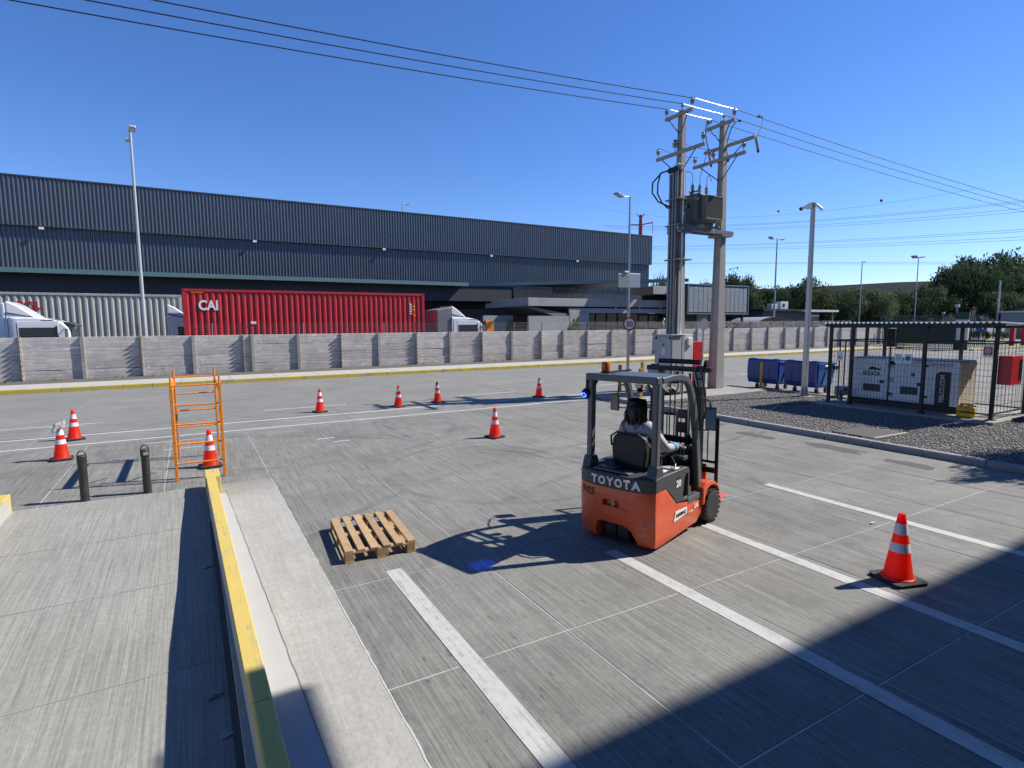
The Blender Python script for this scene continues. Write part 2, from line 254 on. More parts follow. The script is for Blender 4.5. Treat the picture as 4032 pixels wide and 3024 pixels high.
# ------------------------------------------------------------------ mesh builder
def basis(d):
    d = Vector(d).normalized(); a = Vector((0, 0, 1)) if abs(d.z) < .95 else Vector((1, 0, 0))
    x = d.cross(a).normalized(); return x, x.cross(d).normalized()
class MB:
    def __init__(s): s.v = []; s.f = []
    def add(s, vs, fs):
        o = len(s.v); s.v += [tuple(v) for v in vs]; s.f += [tuple(i+o for i in f) for f in fs]; return s
    def box(s, x0, y0, z0, x1, y1, z1):
        x0, x1 = sorted((x0, x1)); y0, y1 = sorted((y0, y1)); z0, z1 = sorted((z0, z1))
        return s.add([(x0, y0, z0), (x1, y0, z0), (x1, y1, z0), (x0, y1, z0), (x0, y0, z1), (x1, y0, z1), (x1, y1, z1), (x0, y1, z1)],
                     [(0, 3, 2, 1), (4, 5, 6, 7), (0, 1, 5, 4), (1, 2, 6, 5), (2, 3, 7, 6), (3, 0, 4, 7)])
    def cbox(s, c, sz, rot=None):
        h = [q/2 for q in sz]; mr = rot if rot is not None else Matrix.Identity(3)
        vs = [Vector(c)+mr @ Vector((a*h[0], b*h[1], e*h[2])) for e in (-1, 1) for a, b in ((-1, -1), (1, -1), (1, 1), (-1, 1))]
        return s.add(vs, [(0, 3, 2, 1), (4, 5, 6, 7), (0, 1, 5, 4), (1, 2, 6, 5), (2, 3, 7, 6), (3, 0, 4, 7)])
    def bar(s, p0, p1, wd, ht, up=(0, 0, 1)):
        p0 = Vector(p0); p1 = Vector(p1); d = (p1-p0).normalized(); u = Vector(up)
        if abs(d.dot(u)) > .95: u = Vector((1, 0, 0))
        x = d.cross(u).normalized(); y = x.cross(d).normalized()
        vs = [p+x*a*wd/2+y*b*ht/2 for p in (p0, p1) for a, b in ((-1, -1), (1, -1), (1, 1), (-1, 1))]
        return s.add(vs, [(0, 1, 2, 3)[::-1], (4, 5, 6, 7), (0, 1, 5, 4), (1, 2, 6, 5), (2, 3, 7, 6), (3, 0, 4, 7)])
    def cyl(s, p0, p1, r0, r1=None, n=12, cap=True):
        r1 = r0 if r1 is None else r1; p0 = Vector(p0); p1 = Vector(p1); x, y = basis(p1-p0)
        vs = [p+(x*math.cos(2*math.pi*i/n)+y*math.sin(2*math.pi*i/n))*r for p, r in ((p0, r0), (p1, r1)) for i in range(n)]
        fs = [(i, i+n, (i+1) % n+n, (i+1) % n) for i in range(n)]
        if cap: fs += [tuple(range(n)), tuple(range(2*n-1, n-1, -1))]
        return s.add(vs, fs)
    def tube(s, pts, r, n=6, cap=True):
        pts = [Vector(p) for p in pts]; k = len(pts); vs = []; x = None
        for i, p in enumerate(pts):
            d = (pts[min(i+1, k-1)]-pts[max(i-1, 0)]).normalized()
            if x is None: x, y = basis(d)
            else:
                x = (x-d*x.dot(d)).normalized(); y = x.cross(d).normalized()
            rr = r[i] if isinstance(r, (list, tuple)) else r
            vs += [p+(x*math.cos(2*math.pi*j/n)+y*math.sin(2*math.pi*j/n))*rr for j in range(n)]
        fs = [(i*n+j, (i+1)*n+j, (i+1)*n+(j+1) % n, i*n+(j+1) % n) for i in range(k-1) for j in range(n)]
        if cap: fs += [tuple(range(n)), tuple(range(k*n-1, (k-1)*n-1, -1))]
        return s.add(vs, fs)
    def lathe(s, prof, c=(0, 0, 0), n=20, ax=2, cap=True):
        vs = []
        for r, h in prof:
            for i in range(n):
                a = 2*math.pi*i/n; q = (r*math.cos(a), r*math.sin(a), h)
                if ax == 1: q = (q[0], q[2], q[1])
                if ax == 0: q = (q[2], q[0], q[1])
                vs.append((q[0]+c[0], q[1]+c[1], q[2]+c[2]))
        k = len(prof); fs = [(i*n+j, i*n+(j+1) % n, (i+1)*n+(j+1) % n, (i+1)*n+j) for i in range(k-1) for j in range(n)]
        if cap: fs += [tuple(range(n-1, -1, -1)), tuple(range((k-1)*n, k*n))]
        return s.add(vs, fs)
    def prism(s, poly, a0, a1, ax=1, seg=1):
        """poly in the two other axes extruded along ax"""
        k = len(poly); vs = []
        for i in range(seg+1):
            h = a0+(a1-a0)*i/seg
            for p, q in poly: vs.append((h, p, q) if ax == 0 else (p, h, q) if ax == 1 else (p, q, h))
        fs = [(i*k+j, i*k+(j+1) % k, (i+1)*k+(j+1) % k, (i+1)*k+j) for i in range(seg) for j in range(k)]
        fs += [tuple(range(k-1, -1, -1)), tuple(range(seg*k, (seg+1)*k))]
        return s.add(vs, fs)
    def quad(s, a, b, c, d): return s.add([a, b, c, d], [(0, 1, 2, 3)])
    def mesh(s, name, mat, smooth=False, fixn=True):
        me = bpy.data.meshes.new(name); me.from_pydata(s.v, [], s.f)
        if fixn:
            bm = bmesh.new(); bm.from_mesh(me); bmesh.ops.recalc_face_normals(bm, faces=bm.faces); bm.to_mesh(me); bm.free()
        if mat is not None: me.materials.append(mat)
        if smooth:
            me.shade_smooth() if hasattr(me, 'shade_smooth') else None
        return me
    def build(s, name, mat, parent=None, loc=(0, 0, 0), bevel=0, smooth=False, auto=False, fixn=True, seg=2):
        o = bpy.data.objects.new(name, s.mesh(name, mat, smooth or auto, fixn)); COL.objects.link(o); o.location = loc
        if parent is not None: o.parent = parent
        if bevel:
            bv = o.modifiers.new('bevel', 'BEVEL'); bv.width = bevel; bv.segments = seg; bv.limit_method = 'ANGLE'; bv.angle_limit = R(35)
            bv.harden_normals = False
        if auto:
            es = o.modifiers.new('split', 'EDGE_SPLIT'); es.split_angle = R(38)
        return o
def tag(o, label=None, cat=None, group=None, kind=None):
    if label: o['label'] = label
    if cat: o['category'] = cat
    if group: o['group'] = group
    if kind: o['kind'] = kind
    return o
def thing(name, label, cat, loc=(0, 0, 0), rz=0, group=None):
    o = bpy.data.objects.new(name, None); COL.objects.link(o); o.location = loc; o.rotation_euler = (0, 0, rz); o.empty_display_size = .1
    return tag(o, label, cat, group)
def struct(o): o['kind'] = 'structure'; return o
KIDS = {}
def copy_tree(o, loc=None, rz=None, label=None, parent=None, kids=None):
    c = o.copy(); COL.objects.link(c)
    if parent is not None: c.parent = parent
    if loc is not None: c.location = loc
    if rz is not None: c.rotation_euler = (0, 0, rz)
    if label: c['label'] = label
    if kids is None:
        kids = {}
        for q in COL.objects:
            if q.parent: kids.setdefault(q.parent.name, []).append(q)
    for ch in kids.get(o.name, []): copy_tree(ch, parent=c, kids=kids)
    return c
def inst(src, parent, loc, rz=0, name=None, scale=None):
    c = src.copy(); COL.objects.link(c); c.parent = parent; c.location = loc; c.rotation_euler = (0, 0, rz)
    if scale: c.scale = scale
    return c
def text(name, body, mat, parent, o, ex, ey, width, height, depth=.004, bold=0., spacing=1.0):
    cu = bpy.data.curves.new(name, 'FONT'); cu.body = body; cu.extrude = .5; cu.offset = bold; cu.space_character = spacing; cu.resolution_u = 3
    tmp = bpy.data.objects.new('tmp_text', cu); COL.objects.link(tmp)
    bpy.context.view_layer.update()
    me = bpy.data.meshes.new_from_object(tmp.evaluated_get(bpy.context.evaluated_depsgraph_get()))
    bpy.data.objects.remove(tmp)
    P = np.array([v.co[:] for v in me.vertices]); mn = P.min(0); mx = P.max(0)
    ex = Vector(ex).normalized(); ey = Vector(ey).normalized(); n = ex.cross(ey)
    for v in me.vertices:
        a = (v.co.x-mn[0])/(mx[0]-mn[0])*width; b = (v.co.y-mn[1])/(mx[1]-mn[1])*height
        v.co = Vector(o)+ex*a+ey*b+n*((v.co.z+.5)*depth)
    me.materials.clear(); me.materials.append(mat); me.name = name
    ob = bpy.data.objects.new(name, me); COL.objects.link(ob)
    if parent is not None: ob.parent = parent
    return ob
def corrugated(x0, x1, z0, z1, pitch, depth, phase=0., n=None, taper=0.):
    """sheet in the XZ plane whose outer faces lie at y=0 and whose grooves lie at y=depth (front is -Y)"""
    mb = MB(); k = n or max(1, int(round((x1-x0)/pitch))); p = (x1-x0)/k; pr = []
    for i in range(k):
        a = x0+i*p; pr += [(a, 0), (a+p*.28, 0), (a+p*.5, depth), (a+p*.78, depth)]
    pr.append((x1, 0)); vs = []
    for x, y in pr: vs += [(x, y, z0), (x, y, z1)]
    mb.add(vs, [(2*i, 2*i+2, 2*i+3, 2*i+1) for i in range(len(pr)-1)]); return mb
def boolean(o, cutter):
    md = o.modifiers.new('cut', 'BOOLEAN'); md.operation = 'DIFFERENCE'; md.solver = 'EXACT'; md.object = cutter
    bpy.context.view_layer.update(); dg = bpy.context.evaluated_depsgraph_get()
    me = bpy.data.meshes.new_from_object(o.evaluated_get(dg)); o.modifiers.clear(); o.data = me
    bpy.data.objects.remove(cutter)

# ================================================================== GROUND
RX0, RX1, RY1 = -2.35, .10, 10.4
mb = MB()
Z = -.07
for a in ((-1500, RY1, 2500, 2500), (RX1, -1500, 2500, RY1), (-1500, -1500, RX0, RY1), (RX0, -1500, RX1, -9)):
    mb.quad((a[0], a[1], Z), (a[2], a[1], Z), (a[2], a[3], Z), (a[0], a[3], Z))
struct(mb.build('ground', M['asphalt']))
mb = MB().quad((1.0, -2, -.004), (12.45, -2, -.004), (12.45, RY1, -.004), (1.0, RY1, -.004))
mb.quad((-14, RY1, -.004), (12.45, RY1, -.004), (12.45, 15.35, -.004), (-14, 15.35, -.004))
yard = struct(mb.build('yard', M['joint']))
G = .011
def slab(mat, parent, x0, y0, x1, y1, cache={}):
    w_, d_ = round(x1-x0, 3), round(y1-y0, 3); key = (mat, w_, d_)
    if key not in cache:
        b = .003; hx, hy = w_/2-G/2, d_/2-G/2
        me = MB().add([(-hx, -hy, -.05), (hx, -hy, -.05), (hx, hy, -.05), (-hx, hy, -.05), (-hx, -hy, -b), (hx, -hy, -b), (hx, hy, -b), (-hx, hy, -b),
                       (-hx+b, -hy+b, 0), (hx-b, -hy+b, 0), (hx-b, hy-b, 0), (-hx+b, hy-b, 0)],
                      [(8, 9, 10, 11), (0, 1, 5, 4), (1, 2, 6, 5), (2, 3, 7, 6), (3, 0, 4, 7), (4, 5, 9, 8), (5, 6, 10, 9), (6, 7, 11, 10), (7, 4, 8, 11)]).mesh('concrete_slab', M[mat])
        cache[key] = me
    o = bpy.data.objects.new('concrete_slab', cache[key]); COL.objects.link(o); o.parent = parent; o.location = ((x0+x1)/2, (y0+y1)/2, random.uniform(-.0012, .0012))
    return o
xs = [1.11+1.6*k for k in range(8)]; xs[-1] = 12.40
ys = [-1.55, .22, 2.02, 3.78, 5.56, 7.33, 9.12, 10.9, 12.68, 14.45, 15.35]
for j in range(len(ys)-1):
    for i in range(7):
        slab('yard', yard, xs[i], ys[j], xs[i+1], ys[j+1])
xl = [1.11-1.6*k for k in range(9)]
for j in range(7, 10):
    for i in range(8): slab('yard', yard, xl[i+1], max(ys[j], RY1), xl[i], ys[j+1])
for i in range(8): slab('yard', yard, xl[i+1], RY1+.02, xl[i], 10.9)
slab('yard', yard, 1.11-.0, RY1+.02, 1.12, 10.9)
# the road beyond, in wider slabs whose broom marks run along it
mb = MB().quad((-22, 15.35, -.004), (61.5, 15.35, -.004), (61.5, 28.95, -.004), (-22, 28.95, -.004))
mb.quad((19.0, -8, -.004), (61.5, -8, -.004), (61.5, 15.35, -.004), (19.0, 15.35, -.004))
road = struct(mb.build('road', M['rjoint']))
ry = [15.35, 18.75, 22.15, 25.55, 28.95]
for j in range(4):
    for i in range(23): slab('road', road, -21+3.55*i, ry[j], -21+3.55*(i+1), ry[j+1])
for j in range(5):
    for i in range(9): slab('road', road, 19.05+4.6*i, 15.35-3.5*(j+1), 19.05+4.6*(i+1), 15.35-3.5*j)
# beyond the gate
struct(MB().quad((61.5, 10, -.03), (170, 10, -.03), (170, 40, -.03), (61.5, 40, -.03)).build('entrance_road', M['road']))
# loading ramp between the two curbs
prof = [(RY1, -.002), (9.5, -.03), (8.5, -.08), (6.75, -.125), (5.5, -.19), (4.0, -.205), (-9, -.26)]
mb = MB()
for (a, za), (b, zb) in zip(prof[:-1], prof[1:]): mb.quad((RX0-.1, b, zb), (RX1+.15, b, zb), (RX1+.15, a, za), (RX0-.1, a, za))
struct(mb.build('loading_ramp', M['ramp']))
def rz_(y):
    for (a, za), (b, zb) in zip(prof[:-1], prof[1:]):
        if b <= y <= a: return zb+(za-zb)*(y-b)/(a-b)
    return 0
for k, y in enumerate((8.6, 6.9, 5.2)):
    mb = MB().add([(RX0, y-.006, rz_(y)+.003), (RX1, y-.006, rz_(y)+.003), (RX1, y+.006, rz_(y)+.003), (RX0, y+.006, rz_(y)+.003)], [(0, 1, 2, 3)])
    struct(mb.build('ramp_joint', M['rjoint']))

# island between ramp and yard: lower fill, whitewashed band, yellow curb
struct(MB().box(.15, -3, -.30, 1.10, RY1+.02, .004).build('dock_island', M['island']))
def skew(y, x0, x1): return x0+(x1-x0)*(RY1-y)/(RY1-3.0)
n = 60; mb = MB(); rr = random.Random(3); L_, R_ = [], []
for i in range(n+1):
    y = 9.80-(12.8)*i/n; L_.append((skew(y, .215, .335), y, .0085)); R_.append((skew(y, .36, .60)+rr.uniform(-.004, .004), y, .0085))
mb.add(L_+R_, [(i, i+1, n+2+i, n+1+i) for i in range(n)]); struct(mb.build('whitewashed_band', M['whitewash']))
mb = MB(); A, B = [], []
for i in range(121):
    y = 10.1-13.1*i/120; x = 1.108+rr.uniform(-.005, .005); A.append((x-.004-rr.random()*.010, y, .0065)); B.append((x+.004, y, .0065))
mb.add(A+B, [(i, i+1, 122+i, 121+i) for i in range(120)]); struct(mb.build('edge_sealant', M['crack']))
mb = MB(); A, B = [], []
for i in range(121):
    y = 10.0-13.0*i/120; x = skew(y, .362, .600)+rr.uniform(-.004, .004); A.append((x-.0025, y, .0125)); B.append((x+.0015, y, .0125))
mb.add(A+B, [(i, i+1, 122+i, 121+i) for i in range(120)]); struct(mb.build('crack_line', M['stain']))
def curb(x0, x1, y0, y1, zt, sk=0):
    """low concrete wall, painted yellow on top and over its edges"""
    t = thing('dock_curb', '', 'curb', (0, 0, 0))
    nseg = 14
    for i in range(nseg):
        a = y1-(y1-y0)*i/nseg; b = y1-(y1-y0)*(i+1)/nseg; da = sk*(y1-a)/(y1-y0); db = sk*(y1-b)/(y1-y0)
        cap = MB().add([(x0+db, b, zt-.05), (x1+db, b, zt-.05), (x1+da, a, zt-.05), (x0+da, a, zt-.05), (x0+db, b, zt), (x1+db, b, zt), (x1+da, a, zt), (x0+da, a, zt)],
                       [(0, 3, 2, 1), (4, 5, 6, 7), (0, 1, 5, 4), (1, 2, 6, 5), (2, 3, 7, 6), (3, 0, 4, 7)])
        if i == 0:
            cap.box(x0-.002, a-.06 if x1-x0 > .2 else a-.52, -.05, x1+(.075 if x1 < 1 and x0 > 0 else .002), a+.012, zt+.001)
        cap.build('painted_cap', M['yel2'], t, bevel=.006, seg=1)
    w_ = MB().add([(x0+.004+sk, y0, -.6), (x1-.004+sk, y0, -.6), (x1-.004, y1-.01, -.6), (x0+.004, y1-.01, -.6), (x0+.004+sk, y0, zt-.052), (x1-.004+sk, y0, zt-.052), (x1-.004, y1-.01, zt-.052), (x0+.004, y1-.01, zt-.052)],
                  [(0, 3, 2, 1), (4, 5, 6, 7), (0, 1, 5, 4), (1, 2, 6, 5), (2, 3, 7, 6), (3, 0, 4, 7)])
    w_.build('curb_wall', M['whitewash'], t); return t
tag(curb(.095, .225, -3, 10.34, .29, .205), 'long low yellow-topped curb between the sunken ramp and the pale concrete island')
tag(curb(-2.62, -2.35, -3, 10.35, .27, 0), 'yellow curb end with white side at the left edge of the ramp')

# white markings
def pl_line(p0, p1, wd, mat='line'):
    (xa, ya), (xb, yb) = p0, p1; d = Vector((xb-xa, yb-ya, 0)).normalized(); nn = Vector((-d.y, d.x, 0))*wd/2
    a, b = Vector((xa, ya, .0035)), Vector((xb, yb, .0035)); k = 24; vs = []
    for i in range(k+1):
        p = a.lerp(b, i/k); j = rr.uniform(-.003, .003); vs += [p-nn*(1+j*8), p+nn*(1-j*8)]
    return struct(MB().add(vs, [(2*i, 2*i+2, 2*i+3, 2*i+1) for i in range(k)]).build('painted_line', M[mat]))
pl_line((1.775, 5.72), (1.775, -1.5), .175); pl_line((4.12, 4.92), (4.12, -1.5), .16); pl_line((5.74, 5.0), (5.71, -1.5), .16); pl_line((8.09, 5.75), (8.09, -1.5), .155)
pl_line((-14, 17.0), (13.2, 17.0), .11, 'linex'); pl_line((-14, 15.68), (12.3, 15.68), .10, 'linex')
for a, b in ((-8.5, -2.2), (1.9, 4.45), (8.6, 11.0), (15.2, 17.6), (24.2, 26.8)): pl_line((a, 18.98), (b, 18.98), .09, 'linex')
pl_line((2.45, 13.45), (2.85, 13.45), .07, 'linex'); pl_line((2.72, 12.95), (3.1, 12.95), .06, 'linex')
pl_line((-.62, 14.0), (.1, 14.0), .05, 'linex'); pl_line((-1.0, 15.0), (.3, 15.0), .05, 'linex')
# dark patches at the kerb
def patch(cx, cy, sx, sy, sd):
    q = random.Random(sd); k = 26; vs = [(cx, cy, .0028)]
    for i in range(k):
        a = 2*math.pi*i/k; r = 1+q.uniform(-.22, .18); vs.append((cx+math.copysign(abs(math.cos(a))**.7, math.cos(a))*sx*r, cy+math.copysign(abs(math.sin(a))**.7, math.sin(a))*sy*r, .0028))
    struct(MB().add(vs, [(0, i+1, (i+1) % k+1) for i in range(k)]).build('dark_stain', M['stain']))
patch(11.68, 6.75, .22, .60, 1); patch(11.5, 5.2, .17, .45, 2); patch(11.45, 8.5, .16, .5, 3); patch(11.9, 10.2, .15, .4, 5)

# ---- kerbs
def kerb_stone(mat, w_, L, h, name='kerb_stone'):
    o = MB().prism([(0, -.08), (w_, -.08), (w_, h), (.035, h), (.012, h-.02), (0, h-.05)], 0, L, 0 if False else 1)
    # prism on Y: polygon is (x,z)
    return o.build(name, M[mat], bevel=.006, seg=1)
kr = struct(MB().box(12.50, -3, -.06, 12.60, 13.45, -.01).build('kerb', M['soil']))
k0 = kerb_stone('kerb', .15, .988, .132); k0.parent = kr; k0.location = (12.40, -2.6, 0)
for i in range(1, 16): inst(k0, kr, (12.40+random.uniform(-.006, .006), -2.6+i, random.uniform(-.004, .003)), random.uniform(-.006, .006))
for i in range(2): inst(k0, kr, (12.42+.28*i+.02, 13.42+.35*i*0+.02+.25*i, 0), -R(30+32*i), scale=(1, .48, 1))
kf = struct(MB().box(-21, 29.0, -.06, 61.5, 29.06, -.01).build('kerb', M['soil']))
# long yellow kerb: stones run along X, front faces -Y
st = MB().prism([(0, -.08), (.14, -.08), (.14, .19), (.03, .19), (0, .165)], 0, 1.036, 0)
st.v = [(x, y, z) for x, y, z in st.v]
ks = st.build('kerb_stone', M['yel'], kf, (-20.4, 28.95, 0), bevel=.006, seg=1)
for i in range(1, 79): inst(ks, kf, (-20.4+1.05*i, 28.95+random.uniform(-.005, .005), random.uniform(-.004, .004)))
sw = struct(MB().box(-21, 29.11, -.05, 61.6, 31.3, .178).build('sidewalk', M['soil']))
p0_ = MB().box(0, 0, 0, 1.985, 2.17, .02).build('paving_slab', M['walk'], sw, (-20.4, 29.115, .168), bevel=.006, seg=1)
for i in range(1, 41): inst(p0_, sw, (-20.4+2.0*i, 29.115, .168+random.uniform(-.002, .002)))
struct(MB().box(-22, 31.31, -.06, 62, 34.3, .14).build('soil_strip', M['soil']))
struct(MB().box(-60, 34.4, -.06, 64, 110, .0).build('neighbour_yard', M['asphalt']))

# ---- gravel island and concrete pad
struct(MB().box(12.56, -6, -.05, 19.0, 13.40, .075).build('gravel_bed', M['gravel']))
def blocked(x, y):
    return (17.05 < x < 19.75 and 5.95 < y < 10.5) or (13.25 < x < 14.35 and 6.55 < y < 7.55) or (18.05 < x < 18.6 and 11.4 < y < 12.0)
base = np.array([(1, 0, 0), (-1, 0, 0), (0, 1, 0), (0, -1, 0), (0, 0, 1), (0, 0, -1)], float)
of = np.array([(0, 2, 4), (2, 1, 4), (1, 3, 4), (3, 0, 4), (2, 0, 5), (1, 2, 5), (3, 1, 5), (0, 3, 5)])
V_, F_ = [], []; k = 0
while k < 30000:
    x, y = RNG.uniform(12.58, 18.98), RNG.uniform(1.2, 13.38)
    if blocked(x, y): continue
    s = RNG.uniform(.010, .028); a = RNG.uniform(0, 6.28); sc = np.array([s*RNG.uniform(.8, 1.5), s, s*RNG.uniform(.5, .9)])
    p = base*sc*RNG.uniform(.75, 1.25, (6, 1)); ca, sa = math.cos(a), math.sin(a); t1 = RNG.uniform(-.5, .5)
    q = np.stack([p[:, 0]*ca-p[:, 1]*sa, p[:, 0]*sa+p[:, 1]*ca, p[:, 2]+p[:, 0]*t1], 1)+(x, y, .078+s*.3)
    V_.append(q); F_.append(of+6*k); k += 1
me = bpy.data.meshes.new('gravel'); V_ = np.concatenate(V_); F_ = np.concatenate(F_)
me.vertices.add(len(V_)); me.vertices.foreach_set('co', V_.ravel()); me.loops.add(F_.size); me.loops.foreach_set('vertex_index', F_.ravel().astype(np.int32))
me.polygons.add(len(F_)); me.polygons.foreach_set('loop_start', np.arange(0, F_.size, 3, dtype=np.int32)); me.update(); me.validate(); me.materials.append(M['pebble'])
o = bpy.data.objects.new('gravel', me); COL.objects.link(o); tag(o, 'loose grey gravel spread inside the kerbed island under the generator cage', 'gravel', kind='stuff')
struct(MB().prism([(12.95, 13.41), (18.4, 13.41), (18.4, 16.35), (12.7, 16.35), (12.42, 16.0), (12.42, 13.95)], -.05, .125, 2).build('concrete_pad', M['apron'], bevel=.012))
struct(MB().box(18.42, 13.41, -.05, 19.0, 15.3, .118).build('concrete_pad', M['apron']))
struct(MB().box(19.0, -6, -.05, 19.14, 13.4, .13).build('kerb', M['kerb'], bevel=.01))
struct(MB().box(17.0, 5.95, -.02, 19.75, 10.5, .155).build('equipment_slab', M['apron'], bevel=.012))
struct(MB().box(12.9, 6.56, .0, 14.1, 7.52, .112).build('buried_tank_cover', M['stain'], bevel=.01))
struct(MB().bar((12.85, 6.55, .112), (14.1, 6.5, .112), .05, .03).build('cover_edging', M['walk']))
for (x0, y0, x1, y1) in ((61.0, 23.4, 75, 23.9), (63.0, 34.2, 72, 34.0), (72, 34.0, 112, 35.2), (75, 23.9, 100, 28)):
    struct(MB().bar((x0, y0, .06), (x1, y1, .06), .35, .16).build('kerb', M['yel']))

# ================================================================== FAR SETTING
# ---- precast wall
WY = 34.0
wt = thing('precast_wall', 'long stained precast concrete wall of stacked plates along the far side of the road', 'wall', (0, WY, 0))
posts = [-18.6, -16.25, -13.9, -11.55, -9.2, -6.85, -4.50, -2.14, .18, 2.52, 3.01, 5.38, 7.75, 10.06, 12.45, 14.78, 17.08, 19.43, 21.8, 23.75, 25.9, 28.3, 30.6, 33.0, 35.35, 37.7, 40.0, 42.28, 44.68, 47.1, 49.55, 51.85, 54.2, 56.55, 58.85, 61.1]
PH = 2.17
plate_cache = {}
def plate_mesh(w_, v):
    key = (round(w_, 2), v)
    if key in plate_cache: return plate_cache[key]
    q = random.Random(v*17+5); h = .508; z1 = h*q.uniform(.30, .36); z2 = h*q.uniform(.62, .70); pr = [(0, 0.006)]
    for z in (z1, z2): pr += [(z-.012, .0), (z, .014), (z+.012, .0)]
    pr += [(h-.008, .0), (h, .012)]; vs = []; nx = 5
    off = [q.uniform(-.006, .006) for _ in range(nx+1)]
    for z, y in pr:
        for i in range(nx+1): vs.append((w_*i/nx, y+off[i], z))
    k = len(pr); fs = [(j*(nx+1)+i, j*(nx+1)+i+1, (j+1)*(nx+1)+i+1, (j+1)*(nx+1)+i) for j in range(k-1) for i in range(nx)]
    mb = MB().add(vs, fs); mb.box(0, .02, .0, w_, .05, h-.004)
    plate_cache[key] = mb.mesh('wall_plate', M['wall']); return plate_cache[key]
for a, b in zip(posts[:-1], posts[1:]):
    w_ = b-a-.10
    for j in range(4):
        o = bpy.data.objects.new('wall_plate', plate_mesh(w_, random.randrange(4))); COL.objects.link(o); o.parent = wt
        o.location = (a+.05, random.uniform(-.012, .012), .09+j*.52-(.02 if j == 0 else 0)); o.rotation_euler = (random.uniform(-.012, .012), 0, 0)
pm_plain = MB().prism([(-.075, -.11), (.075, -.11), (.085, .06), (-.085, .06)], .02, PH, 2).mesh('wall_post', M['post'])
mb = MB().prism([(-.07, -.04), (.07, -.04), (.085, .06), (-.085, .06)], .02, PH, 2)
for j in range(9):      # notched front edge of every second post
    z = .18+j*.225; mb.prism([(-.04, z), (-.26, z+.10), (-.20, z-.03)][::-1] if False else [(-.03, z+.10), (-.20, z+.16), (-.155, z+.02), (-.03, z-.08)], -.035, .035, 0)
pm_hook = mb.mesh('wall_post', M['post'])
hook = {0: 1}
hooks = [-16.25, -11.55, -6.85, -2.14, 2.52, 7.75, 12.45, 17.08, 21.8, 25.9, 30.6, 35.35, 40.0, 44.68, 49.55, 54.2, 58.85]
for x in posts:
    o = bpy.data.objects.new('wall_post', pm_hook if x in hooks else pm_plain); COL.objects.link(o); o.parent = wt; o.location = (x, 0, random.uniform(-.01, .02))
# electric fence on top
ef = thing('electric_fence', 'thin electric fence of short rods and wires on top of the precast wall', 'fence', (0, WY+.12, 2.15))
rodm = MB().cyl((0, 0, -.3), (0, 0, .64), .013, n=6)
for j in range(6): rodm.cyl((0, 0, .10+j*.095), (0, 0, .135+j*.095), .030, n=6)
rodk = rodm.mesh('insulator_rod', M['insul']); rodg = MB().cyl((0, 0, -.3), (0, 0, .64), .022, n=6).mesh('rod', M['galv'])
for i, x in enumerate([-11.5, -6.9, -2.2, 2.5, 7.8, 12.5, 17.1, 22.0, 26.1, 30.6, 35.3, 40, 44.7, 49.6, 54.2, 58.9]):
    o = bpy.data.objects.new('insulator_rod', rodk); COL.objects.link(o); o.parent = ef; o.location = (x, 0, 0)
for i, x in enumerate([1.1, 5.73, 10.45, 15.1, 19.7, 24.55, 29.2, 33.9, 38.6, 43.1, 47.7]):
    o = bpy.data.objects.new('rod', rodg); COL.objects.link(o); o.parent = ef; o.location = (x, 0, 0)
wm = MB()
for j in range(6): wm.tube([(-20, 0, .115+j*.095), (61, 0, .115+j*.095)], .0035, 4)
tag(wm.build('fence_wire', M['lampd'], ef))
# weeds along the wall foot
mb = MB(); q = random.Random(5)
for c in range(150):
    cx, cy = q.uniform(-16, 60), 33.85-abs(q.gauss(0, .35)); s = q.uniform(.4, 1.5)
    for b in range(int(12*s)):
        x, y = cx+q.gauss(0, .16*s), cy+q.gauss(0, .08*s); h = q.uniform(.04, .16)*s; a = q.uniform(0, 6.3); l = q.uniform(-.08, .08); wd = q.uniform(.012, .03)
        mb.add([(x-wd*math.cos(a), y-wd*math.sin(a), .08), (x+wd*math.cos(a), y+wd*math.sin(a), .08), (x+l, y+l*.4, .08+h)], [(0, 1, 2)])
tag(mb.build('weeds', M['leafC'], fixn=False), 'low green weeds sprouting along the foot of the precast wall', 'weeds', kind='stuff')

# ---- warehouse
wh = thing('warehouse', 'long dark navy corrugated metal warehouse filling the skyline behind the wall', 'warehouse', (0, 56, 0))
corrugated(-34, 53.3, 10.35, 13.9, .27, .11).build('upper_cladding', M['navy'], wh, (0, 0, 0), fixn=False)
MB().box(-34, -.03, 13.9, 53.33, .35, 14.0).build('roof_flashing', M['navyd'], wh)
MB().box(-34, -.01, 10.27, 53.3, .28, 10.345).build('drip_edge', M['navyd'], wh)
corrugated(-34, 53.0, 6.9, 10.26, .27, .11).build('lower_cladding', M['navy'], wh, (0, .24, 0), fixn=False)
MB().box(-34, .37, 5.2, 52.95, 60, 13.86).build('building_core', M['navyd'], wh)
MB().box(53.0, .4, .0, 53.2, 60, 13.86).build('end_wall', M['navyd'], wh)
corrugated(-34, 33, 4.4, 6.9, .27, .05).build('dock_wall', M['navyd'], wh, (0, 3.2, 0), fixn=False)
MB().box(-34, 3.2, .0, 33, 3.5, 4.38).build('base_wall', M['greyb'], wh)
MB().box(-34, -1.0, 6.93, 26.2, 3.1, 7.0).build('canopy_roof', M['navyd'], wh)
MB().box(-34, -1.13, 6.70, 26.2, -1.01, 7.06).build('canopy_fascia', M['teal'], wh)
corrugated(32.5, 52.8, 4.5, 6.9, .27, .06).build('office_cladding', M['navy'], wh, (0, .3, 0), fixn=False)
MB().box(38.1, .18, 6.7, 52.3, .24, 7.35).build('window_band', M['glass'], wh)
for x in (40.5, 43, 45.5, 48, 50.3): MB().box(x, .12, 6.7, x+.12, .18, 7.35).build('mullion', M['navyd'], wh)
